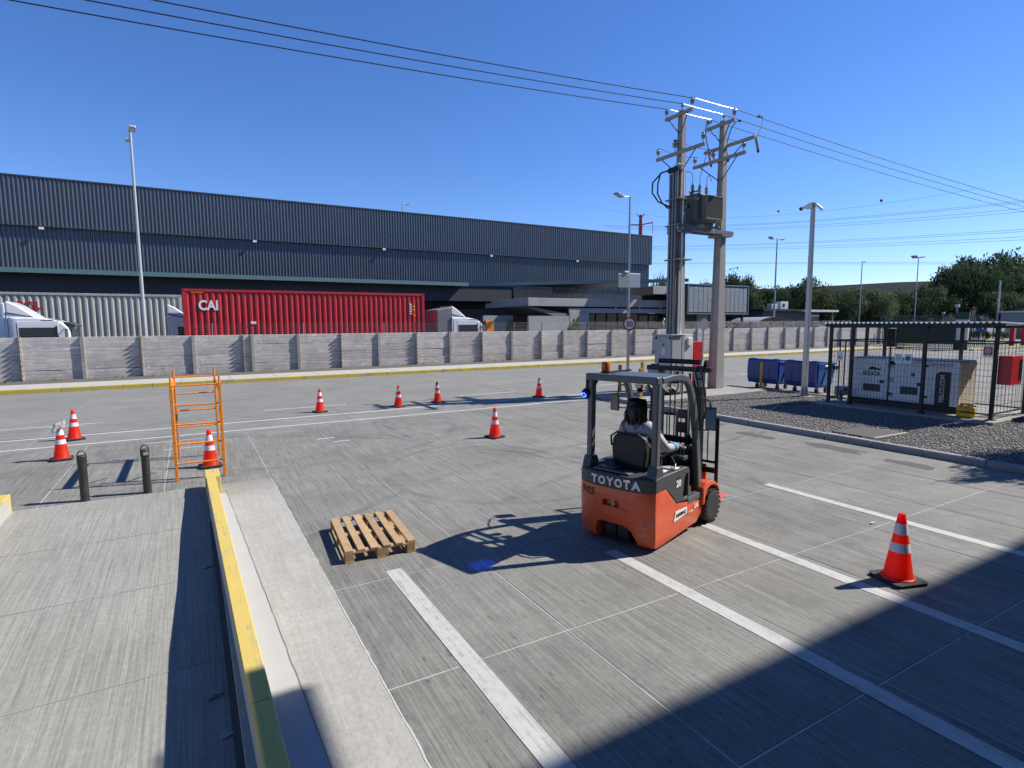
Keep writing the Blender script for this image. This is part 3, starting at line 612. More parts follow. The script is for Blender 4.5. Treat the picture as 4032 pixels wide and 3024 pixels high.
for x in (-15.0, -10.67, -6.55, -2.48, 1.5): MB().box(x-.26, 3.06, 5.46, x+.26, 3.16, 5.78).build('dock_sign', M['lettw'], wh)
fl = MB().box(-.15, -.1, -.09, .15, .0, .09).build('floodlight', M['lettw'], wh, (-9.3, -.02, 10.15))
for x in (5.6, 17.4, 29.5, 41.2): inst(fl, wh, (x, -.02, 10.15))
for x in (-7.8, 0.9, 12.3, 24.5): MB().cbox((x, 3.0, 6.2), (.35, .25, .15)).build('lamp', M['lampw'], wh)
# skewed canopy and office wing in exposed concrete
ofc = thing('office_wing', 'low exposed-concrete office block with dark glazing joined to the navy warehouse', 'office building', (0, 46, 0))
def skewbox(mb, p, q, z0, z1, th):
    p, q = Vector(p).to_3d(), Vector(q).to_3d(); d = (q-p).normalized(); nn = Vector((-d.y, d.x, 0))*th
    mb.prism([(p.x, p.y), (q.x, q.y), ((q+nn).x, (q+nn).y), ((p+nn).x, (p+nn).y)], z0, z1, 2); return mb
skewbox(MB(), (26.3, 8.9), (43.2, -6.4+.6), 6.70, 7.02, .12).build('canopy_fascia', M['teal'], ofc)
MB().prism([(26.3, 9.1), (43.0, -5.5), (43.2, 4), (43.2, 9.9)], 6.92, 7.0, 2).build('canopy_roof', M['navyd'], ofc)
MB().box(28.15, 0, 4.36, 47.5, .25, 5.14).build('parapet', M['fair'], ofc, bevel=.02)
MB().box(28.16, .26, 4.36, 28.45, 7.5, 5.14).build('parapet', M['fair'], ofc, bevel=.02)
MB().box(28.45, .25, 4.37, 47.5, 9.5, 4.9).build('roof', M['fair'], ofc)
MB().box(33.0, .1, 3.72, 47.4, .3, 4.2).build('band', M['fair'], ofc, bevel=.01)
MB().box(35.4, .35, 4.2, 47.3, .6, 4.36).build('clerestory', M['dark'], ofc)
for x in (39, 42.3, 45.4): MB().box(x, .2, 4.2, x+.12, .34, 4.36).build('bracket', M['lettw'], ofc)
MB().box(28.2, .02, .0, 33.0, .3, 3.42).build('wall', M['fair'], ofc)
MB().box(33.0, .0, .0, 35.35, .3, 3.7).build('wall', M['fair'], ofc)
MB().box(24.9, 3.0, .0, 28.2, 3.3, 3.5).build('wall', M['fair'], ofc)
MB().prism([(28.15, 4.35), (33.0, 3.62), (33.0, 3.44), (31.2, 3.44)], .2, 6.0, 1).build('soffit', M['greyb'], ofc)
MB().box(27.3, 2.6, 0, 28.0, 2.7, 2.9).build('door', M['dark'], ofc)
MB().box(35.35, 1.6, .0, 47.2, 1.8, 3.72).build('glazing', M['glass'], ofc)
for i in range(8): MB().box(35.9+1.5*i, 1.5, .0, 36.0+1.5*i, 1.6, 3.7).build('mullion', M['navyd'], ofc)
MB().box(43.3, -.8, 5.75, 48.3, 2.5, 6.6).build('upper_block', M['fair'], ofc, bevel=.02)
MB().box(44.8, .2, 5.15, 48.2, 2.6, 5.74).build('upper_glazing', M['dark'], ofc)
hb = thing('panelled_box_building', 'raised box-shaped upper storey in grey panels with teal trim, right of the utility poles', 'building', (0, 44, 0))
zb0, zb1, xb0, xb1 = 3.60, 6.90, 47.1, 57.1
MB().box(xb0+.15, .1, zb0+.1, xb1-.15, 5, zb1-.1).build('storey', M['navyd'], hb)
MB().box(xb0, -.12, zb1-.13, xb1, 5.1, zb1).build('top_trim', M['teal'], hb); MB().box(xb0, -.12, zb0, xb1, 5.1, zb0+.13).build('bottom_trim', M['teal'], hb)
MB().box(xb0, -.12, zb0+.14, xb0+.13, .1, zb1-.14).build('side_trim', M['teal'], hb); MB().box(xb1-.1, -.12, zb0+.14, xb1, .1, zb1-.14).build('side_trim', M['teal'], hb)
npn = 13; pw = (xb1-xb0-.4)/npn; rows = 6
fp = MB()
pnl = MB().box(.035, -.04, .004, pw-.035, .02, (zb1-zb0-.5)/rows-.004).mesh('facade_panel', M['panel'])
for i in range(npn):
    for j in range(rows):
        o = bpy.data.objects.new('facade_panel', pnl); COL.objects.link(o); o.parent = hb; o.location = (xb0+.22+i*pw, -.02+random.uniform(-.008, .008), zb0+.24+j*(zb1-zb0-.5)/rows)
MB().box(45.8, .6, 3.7, 47.0, 1.0, 6.6).build('stair_screen', M['dark'], hb)
MB().box(47.5, 3, 0, 57, 3.2, 3.6).build('wall', M['greyb'], hb)
for x in (48.9, 53.2, 56.6): MB().box(x, .3, 0, x+.22, .55, 3.6).build('column', M['navyd'], hb)
MB().box(49.4, .6, 0, 51.2, .8, 3.6).build('wall_pier', M['fair'], hb)
MB().box(52.6, 2.5, 6.9, 54.2, 3.6, 7.25).build('rooftop_unit', M['dark'], hb)
# guard hut
gh = thing('guard_hut', 'low dark guard hut with a white roof edge beyond the precast wall', 'hut', (68, 50, 0))
MB().box(0, 0, 0, 13.0, 5, 4.2).build('wall', M['navyd'], gh); MB().box(-.6, -.6, 4.2, 8.3, 5.4, 4.5).build('roof', M['dark'], gh); MB().box(7.5, -1.2, 4.12, 15.8, 5.4, 4.42).build('canopy', M['white'], gh)
MB().box(10.5, -.05, 1.2, 12.6, .0, 3.5).build('window', M['glass'], gh)
MB().box(10.3, -.08, 3.5, 12.8, -.0, 3.7).build('window_frame', M['lettw'], gh)
for x, s in ((4.6, .9), (2.6, .6)):
    u = MB().box(x, .5, 4.5, x+1.5*s+.3, 1.3, 4.5+1.2*s).build('air_conditioner', M['white'], gh, bevel=.03); MB().lathe([(.3*s, 0), (.3*s, .03)], (x+.7*s, .47, 4.5+.6*s), 16, 1).build('fan_grille', M['dark'], u)
for x in (14.6,): MB().box(x, -1, 0, x+.15, -.85, 4.1).build('column', M['lampd'], gh)

# ---- containers
def container(name, label, x0, x1, y0, z0, z1, mat, ribs, wd=2.44):
    L = x1-x0; t = thing(name, label, 'shipping container', (x0, y0, z0)); h = z1-z0
    corrugated(.16, L-.16, .17, h-.13, .3, .055, n=ribs).build('side_panel', mat, t, (0, .025, 0), fixn=False)
    # the corrugation dies out under the rail in a sloping lip
    MB().box(0, 0, h-.14, L, .09, h).build('top_rail', mat, t, bevel=.008, seg=1); MB().box(0, 0, 0, L, .09, .17).build('bottom_rail', mat, t, bevel=.008, seg=1)
    for x in (0, L-.16): MB().box(x, -.004, .16, x+.16, .12, h-.12).build('corner_post', mat, t)
    for x in (-.003, L-.175):
        for z in (-.002, h-.12):
            c = MB().box(x, -.012, z, x+.178, .17, z+.122).build('corner_casting', mat, t, bevel=.01, seg=1)
            MB().box(x+.06, -.0145, z+.03, x+.12, -.011, z+.09).build('casting_hole', M['dark'], c)
    MB().box(.01, .10, h-.06, L-.01, wd, h-.015).build('roof', mat, t)
    mb = MB()
    for i in range(ribs): a = .16+(L-.32)*i/ribs; mb.box(a+.02, .03, h-.015, a+.17, wd-.1, h+.012)
    mb.build('roof_corrugation', mat, t)
    for x in (.0, L-.06): MB().box(x+.005, .1, .1, x+.055, wd, h-.05).build('end_panel', mat, t)
    MB().box(0, wd-.05, 0, L, wd, h-.02).build('far_side', mat, t)
    MB().box(.05, .1, .05, L-.05, wd-.06, .16).build('floor', M['dark'], t)
    return t
rc = container('red_container', 'red corrugated shipping container lettered in white, in front of the navy warehouse', -.21, 14.62, 38, 1.75, 4.80, M['red'], 43)
text('lettering', 'CAI', M['lettw'], rc, (.80, .012, 1.82), (1, 0, 0), (0, 0, 1), 1.02, .60, .010, bold=.03)
MB().box(3.55, -.004, 1.0, 3.85, .02, 1.16).build('placard', M['lettw'], rc)
MB().box(.45, -.002, 2.85, 1.1, .001, 2.88).build('hazard_marks', M['yelp'], rc)
for k in range(5): MB().box(13.72, -.0, 2.28-.16*k, 13.90, .012, 2.36-.16*k).build('code_marking', M['lettw'], rc)
mb = MB()
for z in (2.22, 2.0, 1.62): mb.box(14.0, .0, z-.13, 14.12, .012, z)
mb.build('yellow_marks', M['yelp'], rc)
cc = container('grey_container', 'pale grey corrugated container with partly hidden red letters behind the left trucks', -17.2, -.3, 44, 1.75, 4.72, M['cream'], 49)
text('lettering', 'CCL', M['lettr'], cc, (17.2-9.0, .010, 1.95), (1, 0, 0), (0, 0, 1), 1.38, .50, .010, bold=.05)
def chassis(label, x0, x1, y):
    t = thing('trailer_chassis', label, 'trailer', (x0, y, 0)); L = x1-x0
    for yy in (.7, 1.6): MB().box(0, yy, 1.35, L, yy+.15, 1.74).build('beam', M['black'], t)
    for x in (1.2, 2.5, 3.8):
        for yy in (.1, 1.95): MB().lathe([(.25, -.14), (.5, -.14), (.5, .14), (.25, .14)], (x, yy+.14, .5), 18, 1).build('wheel', M['rubber'], t)
    for yy in (.5, 1.8): MB().box(L-3, yy, 0.0, L-2.88, yy+.12, 1.35).build('landing_leg', M['black'], t)
chassis('black trailer chassis under the red container', -.1, 14.4, 38)
chassis('black trailer chassis under the pale grey container', -17, -.6, 44)
def truck(label, xf, y, kind=0):
    t = thing('truck_cab', label, 'truck', (xf, y, 0))
    prof = [(-2.55, 1.0), (-.02, 1.0), (0, 1.6), (-.03, 2.35), (-.10, 2.62), (-.32, 2.86), (-.70, 3.03), (-1.2, 3.13), (-1.45, 3.16), (-2.55, 3.16)]
    MB().prism(prof, 0, 2.45, 1).build('cab', M['cabw'], t, bevel=.09, seg=3)
    dp = [(-1.38, 3.14), (-1.75, 3.45), (-2.2, 3.80), (-2.5, 3.97), (-2.62, 3.98), (-2.62, 3.12)]
    df = MB().prism(dp, .12, 2.33, 1).build('roof_deflector', M['cabw'], t, bevel=.07, seg=3)
    MB().prism([(-1.40, 3.12), (-1.43, 3.16), (-2.62, 3.42), (-2.62, 3.36)], .09, .125, 1).build('seam', M['dark'], df)
    MB().box(-2.62, .0, .9, -2.56, .35, 3.2).build('side_fairing', M['cabw'], t, bevel=.02)
    MB().prism([(-.14, 2.63), (.16, 2.64), (.20, 2.74), (-.10, 2.88), (-.3, 2.92)], .05, 2.4, 1).build('sun_visor', M['glass'], t, bevel=.01)
    d = MB().box(-2.2, -.012, 1.0, -.5, .004, 2.95).build('door', M['cabw'], t, bevel=.01)
    MB().box(-2.12, -.02, 2.02, -.62, -.013, 2.62).build('side_window', M['glass'], t, bevel=.005)
    MB().box(.0, .18, 1.75, .015, 2.27, 2.55).build('windscreen', M['glass'], t)
    MB().box(-.62, -.04, 1.9, -.55, .0, 2.7).build('pillar_trim', M['dark'], t)
    m_ = MB().cbox((-.15, -.22, 2.28), (.12, .22, .55)).build('mirror', M['lampd'], t, bevel=.02); MB().bar((-.2, -.2, 2.5), (-.3, .05, 2.55), .03, .03).build('mirror_arm', M['dark'], m_)
    MB().box(-1.2, -.015, 3.0, -.35, .0, 3.03).build('rain_gutter', M['dark'], t)
    MB().box(-4.5, .8, .7, -.3, 1.65, 1.0).build('chassis', M['black'], t)
    for x in (-1.3, -4.2):
        for yy in (.02, 2.13): MB().lathe([(.27, 0), (.5, 0), (.5, .3), (.27, .3)], (x, yy, .5), 20, 1).build('wheel', M['rubber'], t)
    if kind < 2: MB().prism([(-3.75, .95), (-2.64, .95), (-2.64, 3.90), (-3.0, 3.86), (-3.75, 3.70)], .10, 2.35, 1).build('sleeper_fairing', M['cabw' if not kind else 'lampd'], t, bevel=.06, seg=2)  # lone cab's fairing: its shade is put into the darker grey
    if kind == 1: MB().box(-2.70, .1, 1.2, -2.63, 2.3, 3.0).build('rear_panel', M['lampd'], t); MB().box(-2.9, .3, 1.3, -2.72, .5, 3.4).build('air_intake', M['dark'], t)
    return t
truck('white truck cab with roof deflector at the far left edge behind the wall', -5.48, 38)
truck('white truck cab mostly hidden behind the left end of the red container', 1.55, 40.7, 2)
truck('white truck cab standing alone to the right of the red container', 19.35, 38, 1)

# small items beyond the wall
ob = MB().box(0, 0, 0, .7, .5, 2.95).build('orange_cabinet', M['ladder'], None, (19.75, 38.5, 0), bevel=.02); tag(ob, 'small orange box seen over the wall just right of the lone white truck', 'cabinet')
# ---- lamps
def lamp(label, x, y, h, arms, r=.075, mat='galv', pan=None, grp='tall street lamps'):
    t = thing('street_lamp', label, 'street lamp', (x, y, 0), 0, None)
    MB().cyl((0, 0, 0), (0, 0, h), r, r*.55, 10).build('pole', M[mat], t, smooth=False, auto=True)
    MB().box(-.2, -.2, 0, .2, .2, .03).build('base_plate', M[mat], t)
    for (ax, ay, az, sz) in arms:
        MB().tube([(0, 0, h-.06), (ax*.5, ay*.5, h-.06+az*.5), (ax, ay, h-.06+az)], .03, 6).build('arm', M[mat], t)
        d = Vector((ax, ay, 0)).normalized(); a = math.atan2(d.y, d.x)
        rot = Matrix.Rotation(a, 3, 'Z') @ Matrix.Rotation(R(-8), 3, 'Y')
        mb = MB(); mb.cbox((ax+d.x*sz*.5, ay+d.y*sz*.5, h-.06+az+.02), (sz, sz*.5, .12), rot); hd = mb.build('lamp_head', M[mat], t, bevel=.03)
        MB().cbox((ax+d.x*sz*.52, ay+d.y*sz*.52, h-.06+az-.045), (sz*.7, sz*.36, .02), rot).build('lens', M['lettW2'], hd)
    return t
t = lamp('tall pale two-headed lamp pole rising behind the pale grey container', -2.04, 36.3, 12.75, [(.12, -.9, -.15, .6), (-.12, .9, -.1, .6)], .105, 'lampw')
t = lamp('grey single-arm lamp pole with a blank sign board, behind the speed limit sign', 31.75, 36.0, 12.95, [(-1.3, -.5, -.22, .95)], .13)
for x, y in ((-.72, -.1), (.62, .12)): pass
b1 = MB().box(-1.25, -.16, 5.55, -.08, -.10, 6.68).build('sign_board', M['lampd'], t, bevel=.02); b2 = MB().box(.06, -.06, 5.6, 1.2, .0, 6.75).build('sign_board', M['galv'], t, bevel=.02)
MB().cbox((-.4, -.2, 6.85), (.4, .15, .13)).build('small_camera', M['lettw'], t)
lamp('two-armed lamp pole left of the camera mast, beyond the wall', 62.0, 44, 12.7, [(-2.2, -.9, -.25, .95), (2.2, .9, .2, .95)], .13)
lamp('thin single-headed lamp pole in front of the dark trees', 90.5, 49.5, 11.9, [(1.3, .5, .12, .9)], .11)
lamp('two-armed lamp pole with thin arms in front of the tree belt', 97.5, 45, 12.5, [(-2.4, -.7, -.25, 1.5), (2.4, .7, .25, 1.5)], .11)
lamp('short distant lamp showing over the warehouse roof', 26.0, 75, 19.0, [(.5, 0, -.1, .5)], .09)
t = thing('plain_pole', 'bare pale pole without a lamp beside the trees at the right', 'pole', (112.5, 40, 0)); MB().cyl((0, 0, 0), (0, 0, 9.05), .17, .13, 8).build('shaft', M['lampw'], t)

# ---- gate, totem, palisade
gt = thing('sliding_gate', 'dark green sliding gate with ribbed sheet and open bars below', 'gate', (61.5, 24.9, 0))
MB().box(-.03, 0, 1.97, .03, 4.95, 2.05).build('rail', M['green'], gt); MB().box(-.03, 0, .52, .03, 4.95, .6).build('rail', M['green'], gt); MB().box(-.03, 0, .06, .03, 4.95, .14).build('rail', M['green'], gt)
c = corrugated(0, 4.95, .6, 1.97, .16, .03); c.v = [(y-.02, x, z) for x, y, z in c.v]; c.build('ribbed_sheet', M['green'], gt, fixn=False)
bm_ = MB().box(-.012, -.015, .14, .012, .015, .52).mesh('bar', M['green'])
for i in range(34): o = bpy.data.objects.new('bar', bm_); COL.objects.link(o); o.parent = gt; o.location = (0, .1+i*.144, 0)
for y in (0, 4.95): MB().box(-.06, y-.05, 0, .06, y+.05, 2.4).build('post', M['green'], gt)
dg_ = MB().box(-.15, 5.05, 0, .1, 6.0, 1.95).build('gate_pier', M['dark'], gt)
MB().bar((-.3, 7.6, .1), (0, 6.3, 1.7), .06, .06).build('brace', M['lampd'], gt)
tt = thing('totem_sign', 'white entrance totem with a dark green top beside the sliding gate', 'sign', (61.6, 23.95, 0))
MB().box(-.1, 0, .9, .1, 1.03, 2.8).build('panel', M['white'], tt, bevel=.02); MB().box(-.11, -.02, 2.8, .11, 1.05, 3.46).build('header', M['green'], tt, bevel=.02); MB().box(-.1, .0, 0, .1, 1.03, .9).build('base', M['green'], tt)
MB().box(-.115, .2, 2.2, -.1, .85, 2.24).build('text_strip', M['lettg'], tt)
pf = thing('palisade_fence', 'dark green spiked palisade fence behind the sliding gate', 'fence', (72, 27, 0))
sp = MB().prism([(-.035, 0), (.035, 0), (.035, 3.2), (0, 3.4), (-.035, 3.2)], -.015, .015, 0).mesh('pale', M['green'])
for i in range(62): o = bpy.data.objects.new('pale', sp); COL.objects.link(o); o.parent = pf; o.location = (0, i*.17-.5, 0)
MB().box(.02, -.6, 2.6, .06, 10.2, 2.68).build('rail', M['green'], pf); MB().box(.02, -.6, .6, .06, 10.2, .68).build('rail', M['green'], pf)
w2 = thing('entrance_wall', 'pale precast wall with round bushes in front, beyond the gate on the right', 'wall', (66, 36.3, 0))
pl2 = MB().box(0, 0, 0, 2.26, .06, .56).mesh('wall_plate', M['wall']); po2 = MB().box(-.08, -.08, 0, .08, .08, 2.4).mesh('wall_post', M['post'])
for i in range(26):
    for j in range(4):
        o = bpy.data.objects.new('wall_plate', pl2); COL.objects.link(o); o.parent = w2; o.location = (i*2.35+.04, random.uniform(-.01, .01), j*.575)
    o = bpy.data.objects.new('wall_post', po2); COL.objects.link(o); o.parent = w2; o.location = (i*2.35, 0, 0)
sgn = thing('arrow_sign', 'round blue sign with a white arrow near the entrance totem', 'sign', (69.2, 25.8, 0)); MB().cyl((0, 0, 0), (0, 0, 2.0), .04, n=6).build('post', M['galv'], sgn)
MB().lathe([(.45, -.02), (.45, .02)], (-.06, 0, 2.0), 20, 0).build('disc', M['blue'], sgn)
MB().bar((-.10, .25, 2.25), (-.10, -.18, 1.85), .10, .02, (1, 0, 0)).build('arrow', M['lettw'], sgn)
rb = thing('red_barrier', 'red upright barrier posts by the entrance kerb', 'barrier', (77.2, 26.0, 0))
for y in (0, -1.0): MB().box(-.25, y-.2, 0, .25, y+.2, 2.0).build('post', M['redp'], rb, bevel=.03)
for i, (x, y) in enumerate(((62.5, 25.3), (90, 38), (84, 33.5), (96, 36))):
    t = thing('grey_mast', ['slim steel mast beside the entrance totem', 'slim steel mast in front of the far entrance wall', 'slim steel mast standing on the entrance verge', 'slim steel mast nearest the right edge beyond the cage'][i], 'mast', (x, y, 0)); MB().cyl((0, 0, 0), (0, 0, 4.2-.3*i), .08, n=8).build('shaft', M['lampd'], t); MB().cbox((0, 0, 4.1-.3*i), (.3, .3, .25)).build('fitting', M['galv'], t)
hs_ = thing('grey_booth', 'small grey booth with a pale roof edge at the far right edge', 'booth', (108, 33, 0)); MB().box(0, 0, 0, 9, 5, 3.9).build('wall', M['lampd'], hs_); MB().box(-.3, -.3, 3.9, 9.3, 5.3, 4.15).build('roof', M['white'], hs_)
# parked car and canopy seen over the wall
pc = thing('car_port', 'arched grey shade canopy over a parked car beyond the wall', 'canopy', (56.5, 42, 0))
mb = MB(); k = 10; vs = []
for i in range(k+1):
    a = math.pi*i/k; vs += [(3.2-3.2*math.cos(a), 0, 2.55+.75*math.sin(a)), (3.2-3.2*math.cos(a), 4, 2.55+.75*math.sin(a))]
mb.add(vs, [(2*i, 2*i+2, 2*i+3, 2*i+1) for i in range(k)]).build('roof', M['panel'], pc, fixn=False)
for x in (0, 6.4): MB().box(x-.05, 0, 0, x+.05, .1, 2.55).build('post', M['lampd'], pc)
pk = thing('parked_car', 'dark parked car just visible over the wall beneath the arched canopy', 'car', (60.0, 43, 0))
MB().prism([(0, .35), (4.3, .35), (4.3, .9), (3.6, 1.0), (2.9, 1.5), (1.2, 1.55), (.3, 1.05), (0, .95)], 0, 1.75, 1).build('body', M['navyd'], pk, bevel=.08)
for x in (.85, 3.4):
    for y in (-.01, 1.56): MB().lathe([(.32, 0), (.32, .2)], (x, y, .32), 16, 1).build('wheel', M['rubber'], pk)

# ---- hill, pylon and high voltage lines
vs = []; xs_ = np.linspace(250, 980, 60); hz = np.interp(xs_, [250, 362, 428, 511, 660, 800, 980], [22, 26.3, 30.2, 35.2, 41.9, 46, 50])
for x, h in zip(xs_, hz): vs += [(x, 250+0*x, 0), (x, 250, h), (x+40, 420, h+1)]
struct(MB().add(vs, [(3*i, 3*i+3, 3*i+4, 3*i+1) for i in range(59)]+[(3*i+1, 3*i+4, 3*i+5, 3*i+2) for i in range(59)]).build('hill', M['hill'], fixn=False))
py = thing('pylon', 'distant red and white power pylon peeking over the warehouse corner', 'pylon', (183, 200, 0))
MB().cyl((0, 0, 0), (0, 0, 43), 1.2, .95, 8).build('mast', M['lettw'], py); MB().cyl((0, 0, 43), (0, 0, 52), .95, .7, 8).build('mast', M['rwr'], py)
for s in (-1, 1):
    MB().tube([(0, 0, 47.6), (s*4.5, -s*3, 48.2+.4*s)], .30, 5).build('arm', M['rwr'], py); MB().tube([(s*4.5, -s*3, 48.2+.4*s), (s*4.5, -s*3, 43.5)], .14, 5).build('insulator_string', M['lampd'], py)
    MB().tube([(0, 0, 50.5), (s*1.6, -s, 52.6)], .2, 5).build('arm', M['rwr'], py)
def far_line(label, zp, zm, ze, xe, ye, pairs=((0, 0), (1.6, .7), (3.0, -1.0), (4.6, -1.6)), grp=None, r=.038):
    t = thing('transmission_line', label, 'power line', (0, 0, 0))
    for dx, dz in pairs:
        pts = []
        for i in range(25):
            u = i/24; y = 230+(ye-230)*u; x = 185+(xe-185)*u
            z = zp*(1-u)+ze*u-4*(zp*.5+ze*.5-zm)*u*(1-u)
            pts.append((x+dx, y, z+dz*(.5+.5*u)))
        MB().tube(pts, r, 4).build('conductor', M['hv'], t)
    return t
far_line('uppermost bundle of distant high voltage conductors, right sky', 52.0, 38.6, 31.0, 178, 55)
far_line('middle bundle of distant high voltage conductors, right sky', 41.5, 31.3, 24.0, 178, 55)
far_line('lowest bundle of distant high voltage conductors just above the trees', 33.0, 24.5, 16.0, 176, 55, ((0, 0), (1.6, .6)))
ew = far_line('thin distant earth wire carrying two warning balls above the other lines', 60, 42.6, 36.5, 178, 70, ((0, 0),), r=.03)
for i, (x, y, z) in enumerate(((181.8, 129, 41.4), (180, 94, 38.3))):
    o = MB().lathe([(.0, -.45), (.30, -.33), (.44, 0), (.30, .33), (0, .45)], (0, 0, 0), 12, 2, False).build('marker_ball', M['rwr'], None, (x, y, z)); tag(o, ['left red aircraft warning ball on the distant earth wire', 'right red aircraft warning ball on the distant earth wire'][i], 'warning ball')

# ---- trees
def crown_mesh(name, seed, mat, R0=1.0, n=5200, droop=.3, leaf=.16):
    q = np.random.default_rng(seed); cl = []
    for i in range(46):
        a = q.uniform(0, 2*math.pi); e = q.uniform(-.25, 1.0); rr_ = q.uniform(.45, 1.0)
        cl.append((math.cos(a)*rr_*math.cos(e*1.2)*.92, math.sin(a)*rr_*math.cos(e*1.2)*.92, .62+e*.36*rr_+q.uniform(-.12, .1), q.uniform(.13, .27)))
    cl = np.array(cl); ci = q.integers(0, len(cl), n); c = cl[ci]
    d = q.normal(size=(n, 3)); d /= np.linalg.norm(d, axis=1)[:, None]; rad = c[:, 3:4]*q.uniform(.45, 1.08, (n, 1))
    p = c[:, :3]+d*rad*np.array([1, 1, .85]); p[:, 2] -= droop*np.abs(q.normal(size=n))*.10
    nrm = d+q.normal(size=(n, 3))*.5; nrm /= np.linalg.norm(nrm, axis=1)[:, None]
    t1 = np.cross(nrm, q.normal(size=(n, 3))); t1 /= np.linalg.norm(t1, axis=1)[:, None]; t2 = np.cross(nrm, t1)
    s = q.uniform(.5, 1.2, (n, 1))*leaf*.32; s2 = s*q.uniform(.8, 1.6, (n, 1))
    V = np.stack([p-t1*s, p+t2*s2*.5, p+t1*s, p-t2*s2*.5], 1).reshape(-1, 3); me = bpy.data.meshes.new(name)
    me.vertices.add(4*n); me.vertices.foreach_set('co', V.ravel()); me.loops.add(4*n); me.loops.foreach_set('vertex_index', np.arange(4*n, dtype=np.int32))
    me.polygons.add(n); me.polygons.foreach_set('loop_start', np.arange(0, 4*n, 4, dtype=np.int32)); me.update(); me.materials.append(M[mat]); return me
crowns = [crown_mesh('crown', 1, 'leafA', leaf=.10, n=12000), crown_mesh('crown', 2, 'leafB', leaf=.105, n=12000), crown_mesh('crown', 3, 'leafA', droop=1.0, leaf=.09, n=12000), crown_mesh('crown', 4, 'leafB', leaf=.095, n=12000, droop=.6)]
tm = MB().tube([(0, 0, 0), (.02, .01, .2), (.0, .03, .5)], [.06, .045, .03], 7)
for k in range(6):
    a = k*1.05; tm.tube([(0, .01, .22+.03*k), (.18*math.cos(a), .18*math.sin(a), .42), (.45*math.cos(a), .45*math.sin(a), .72)], [.03, .02, .008], 5)
tmesh = tm.mesh('trunk', M['bark'])
def tree(label, x, y, wdt, h, k, grp='trees behind the far side of the site'):
    t = thing('tree', label, 'tree', (x, y, 0), random.uniform(0, 6.3), grp)
    o = bpy.data.objects.new('crown', crowns[k]); COL.objects.link(o); o.parent = t; o.scale = (wdt, wdt, h*.92)
    o = bpy.data.objects.new('trunk', tmesh); COL.objects.link(o); o.parent = t; o.scale = (wdt*1.0, wdt*1.0, h*.9)
TR = [(72, 59, 5.0, 10.4, 3, 'dark drooping tree just right of the grey panelled building'), (77.5, 62, 4.4, 10.5, 2, 'olive wispy tree behind the two-armed lamp pole'),
 (82, 60, 4.2, 8.6, 1, 'low dark tree behind the guard hut air conditioners'), (88.5, 58, 5.4, 10.0, 0, 'broad olive tree above the white hut roof edge'), (94.5, 57, 4.8, 8.6, 3, 'dark rounded tree left of the thin single lamp'),
 (100, 58, 4.6, 8.0, 1, 'low dark tree right behind the thin single lamp'), (106, 57, 5.2, 8.8, 0, 'olive tree left of the thin two-armed lamp'), (112, 58, 5.2, 8.4, 2, 'pale drooping tree behind the thin two-armed lamp'),
 (118, 57, 5.4, 8.8, 3, 'dark tree right of the thin two-armed lamp'), (124.5, 56, 5.8, 9.4, 0, 'olive tree left of the tall dark group'), (130.5, 56, 6.0, 10.2, 1, 'dark tree at the foot of the tall dark group'),
 (136, 54, 7.2, 15.4, 3, 'tall dark tree forming the left shoulder of the right hand group'), (146, 55, 8.5, 17.0, 1, 'tallest dark tree of the right hand group'), (157, 54, 8.8, 17.4, 3, 'tall dark tree cut by the right edge of the picture'),
 (167, 52, 9, 17.5, 1, 'tall dark tree outermost in the right hand group'), (103, 75, 6.2, 9.3, 2, 'far olive tree showing between nearer crowns'), (85, 76, 5.8, 9.8, 0, 'far olive tree peeking above the hut trees'),
 (66, 66, 3.6, 10.6, 2, 'small wispy tree top above the panelled building roof'), (121, 70, 6.5, 9.4, 1, 'far dark tree behind the middle of the belt'), (134, 47, 5, 8.2, 0, 'low olive tree in front of the tall dark group'), (146, 45, 5.5, 8.6, 2, 'low pale tree in front at the far right')]
for x, y, wd_, h, k, lb in TR: tree(lb, x, y, wd_, h, k, None)
tree('young leafy tree at the right that throws speckled shade on the kerb', 16.9, 2.7, 1.2, 5.9, 2, None)
bs = bpy.data.objects.new('bush', crowns[1])
for i, (x, s) in enumerate(((74, .9), (80.5, 1.3), (87, 1.1), (94, 1.2), (100.5, 1.0))):
    t = thing('bush', ['round bush nearest the gate before the entrance wall', 'large round bush, second from the gate', 'round bush in the middle of the entrance wall', 'round bush, fourth along the entrance wall', 'round bush farthest along the entrance wall'][i], 'bush', (x, 35.2, 0))
    o = bpy.data.objects.new('foliage', crowns[i % 4]); COL.objects.link(o); o.parent = t; o.scale = (s, s, s*1.3); o.location = (0, 0, -.15)
t = thing('shrub', 'sparse olive shrub with bare stems in front of the office glazing', 'shrub', (29.2, 40, 0)); o = bpy.data.objects.new('foliage', crowns[2]); COL.objects.link(o); o.parent = t; o.scale = (.8, .8, 3.0); MB().cyl((0, 0, 0), (0, 0, 1.8), .05, n=6).build('stem', M['bark'], t)
# the dock building the photographer stands against; its roof edge throws the long shade
db = thing('dock_building', 'tall pale dock building behind the viewer whose roof edge shades the yard', 'building', (0, 0, 0))
MB().box(-9, -22, -.3, 70, -1.6, 14.28).build('wall', M['dockw'], db); MB().box(-9.1, -22.1, 14.28, 70.1, -1.52, 14.43).build('roof_edge', M['teal'], db)
for i in range(8): MB().box(2.5+6*i, -1.6, 0, 5.7+6*i, -1.54, 3.4).build('door', M['lampd'], db)
# unseen canopy, added high on the facade to throw the small island shadow
MB().box(8.06, -1.55, 7.93, 8.74, 1.82, 8.03).build('canopy', M['lampd'], db)

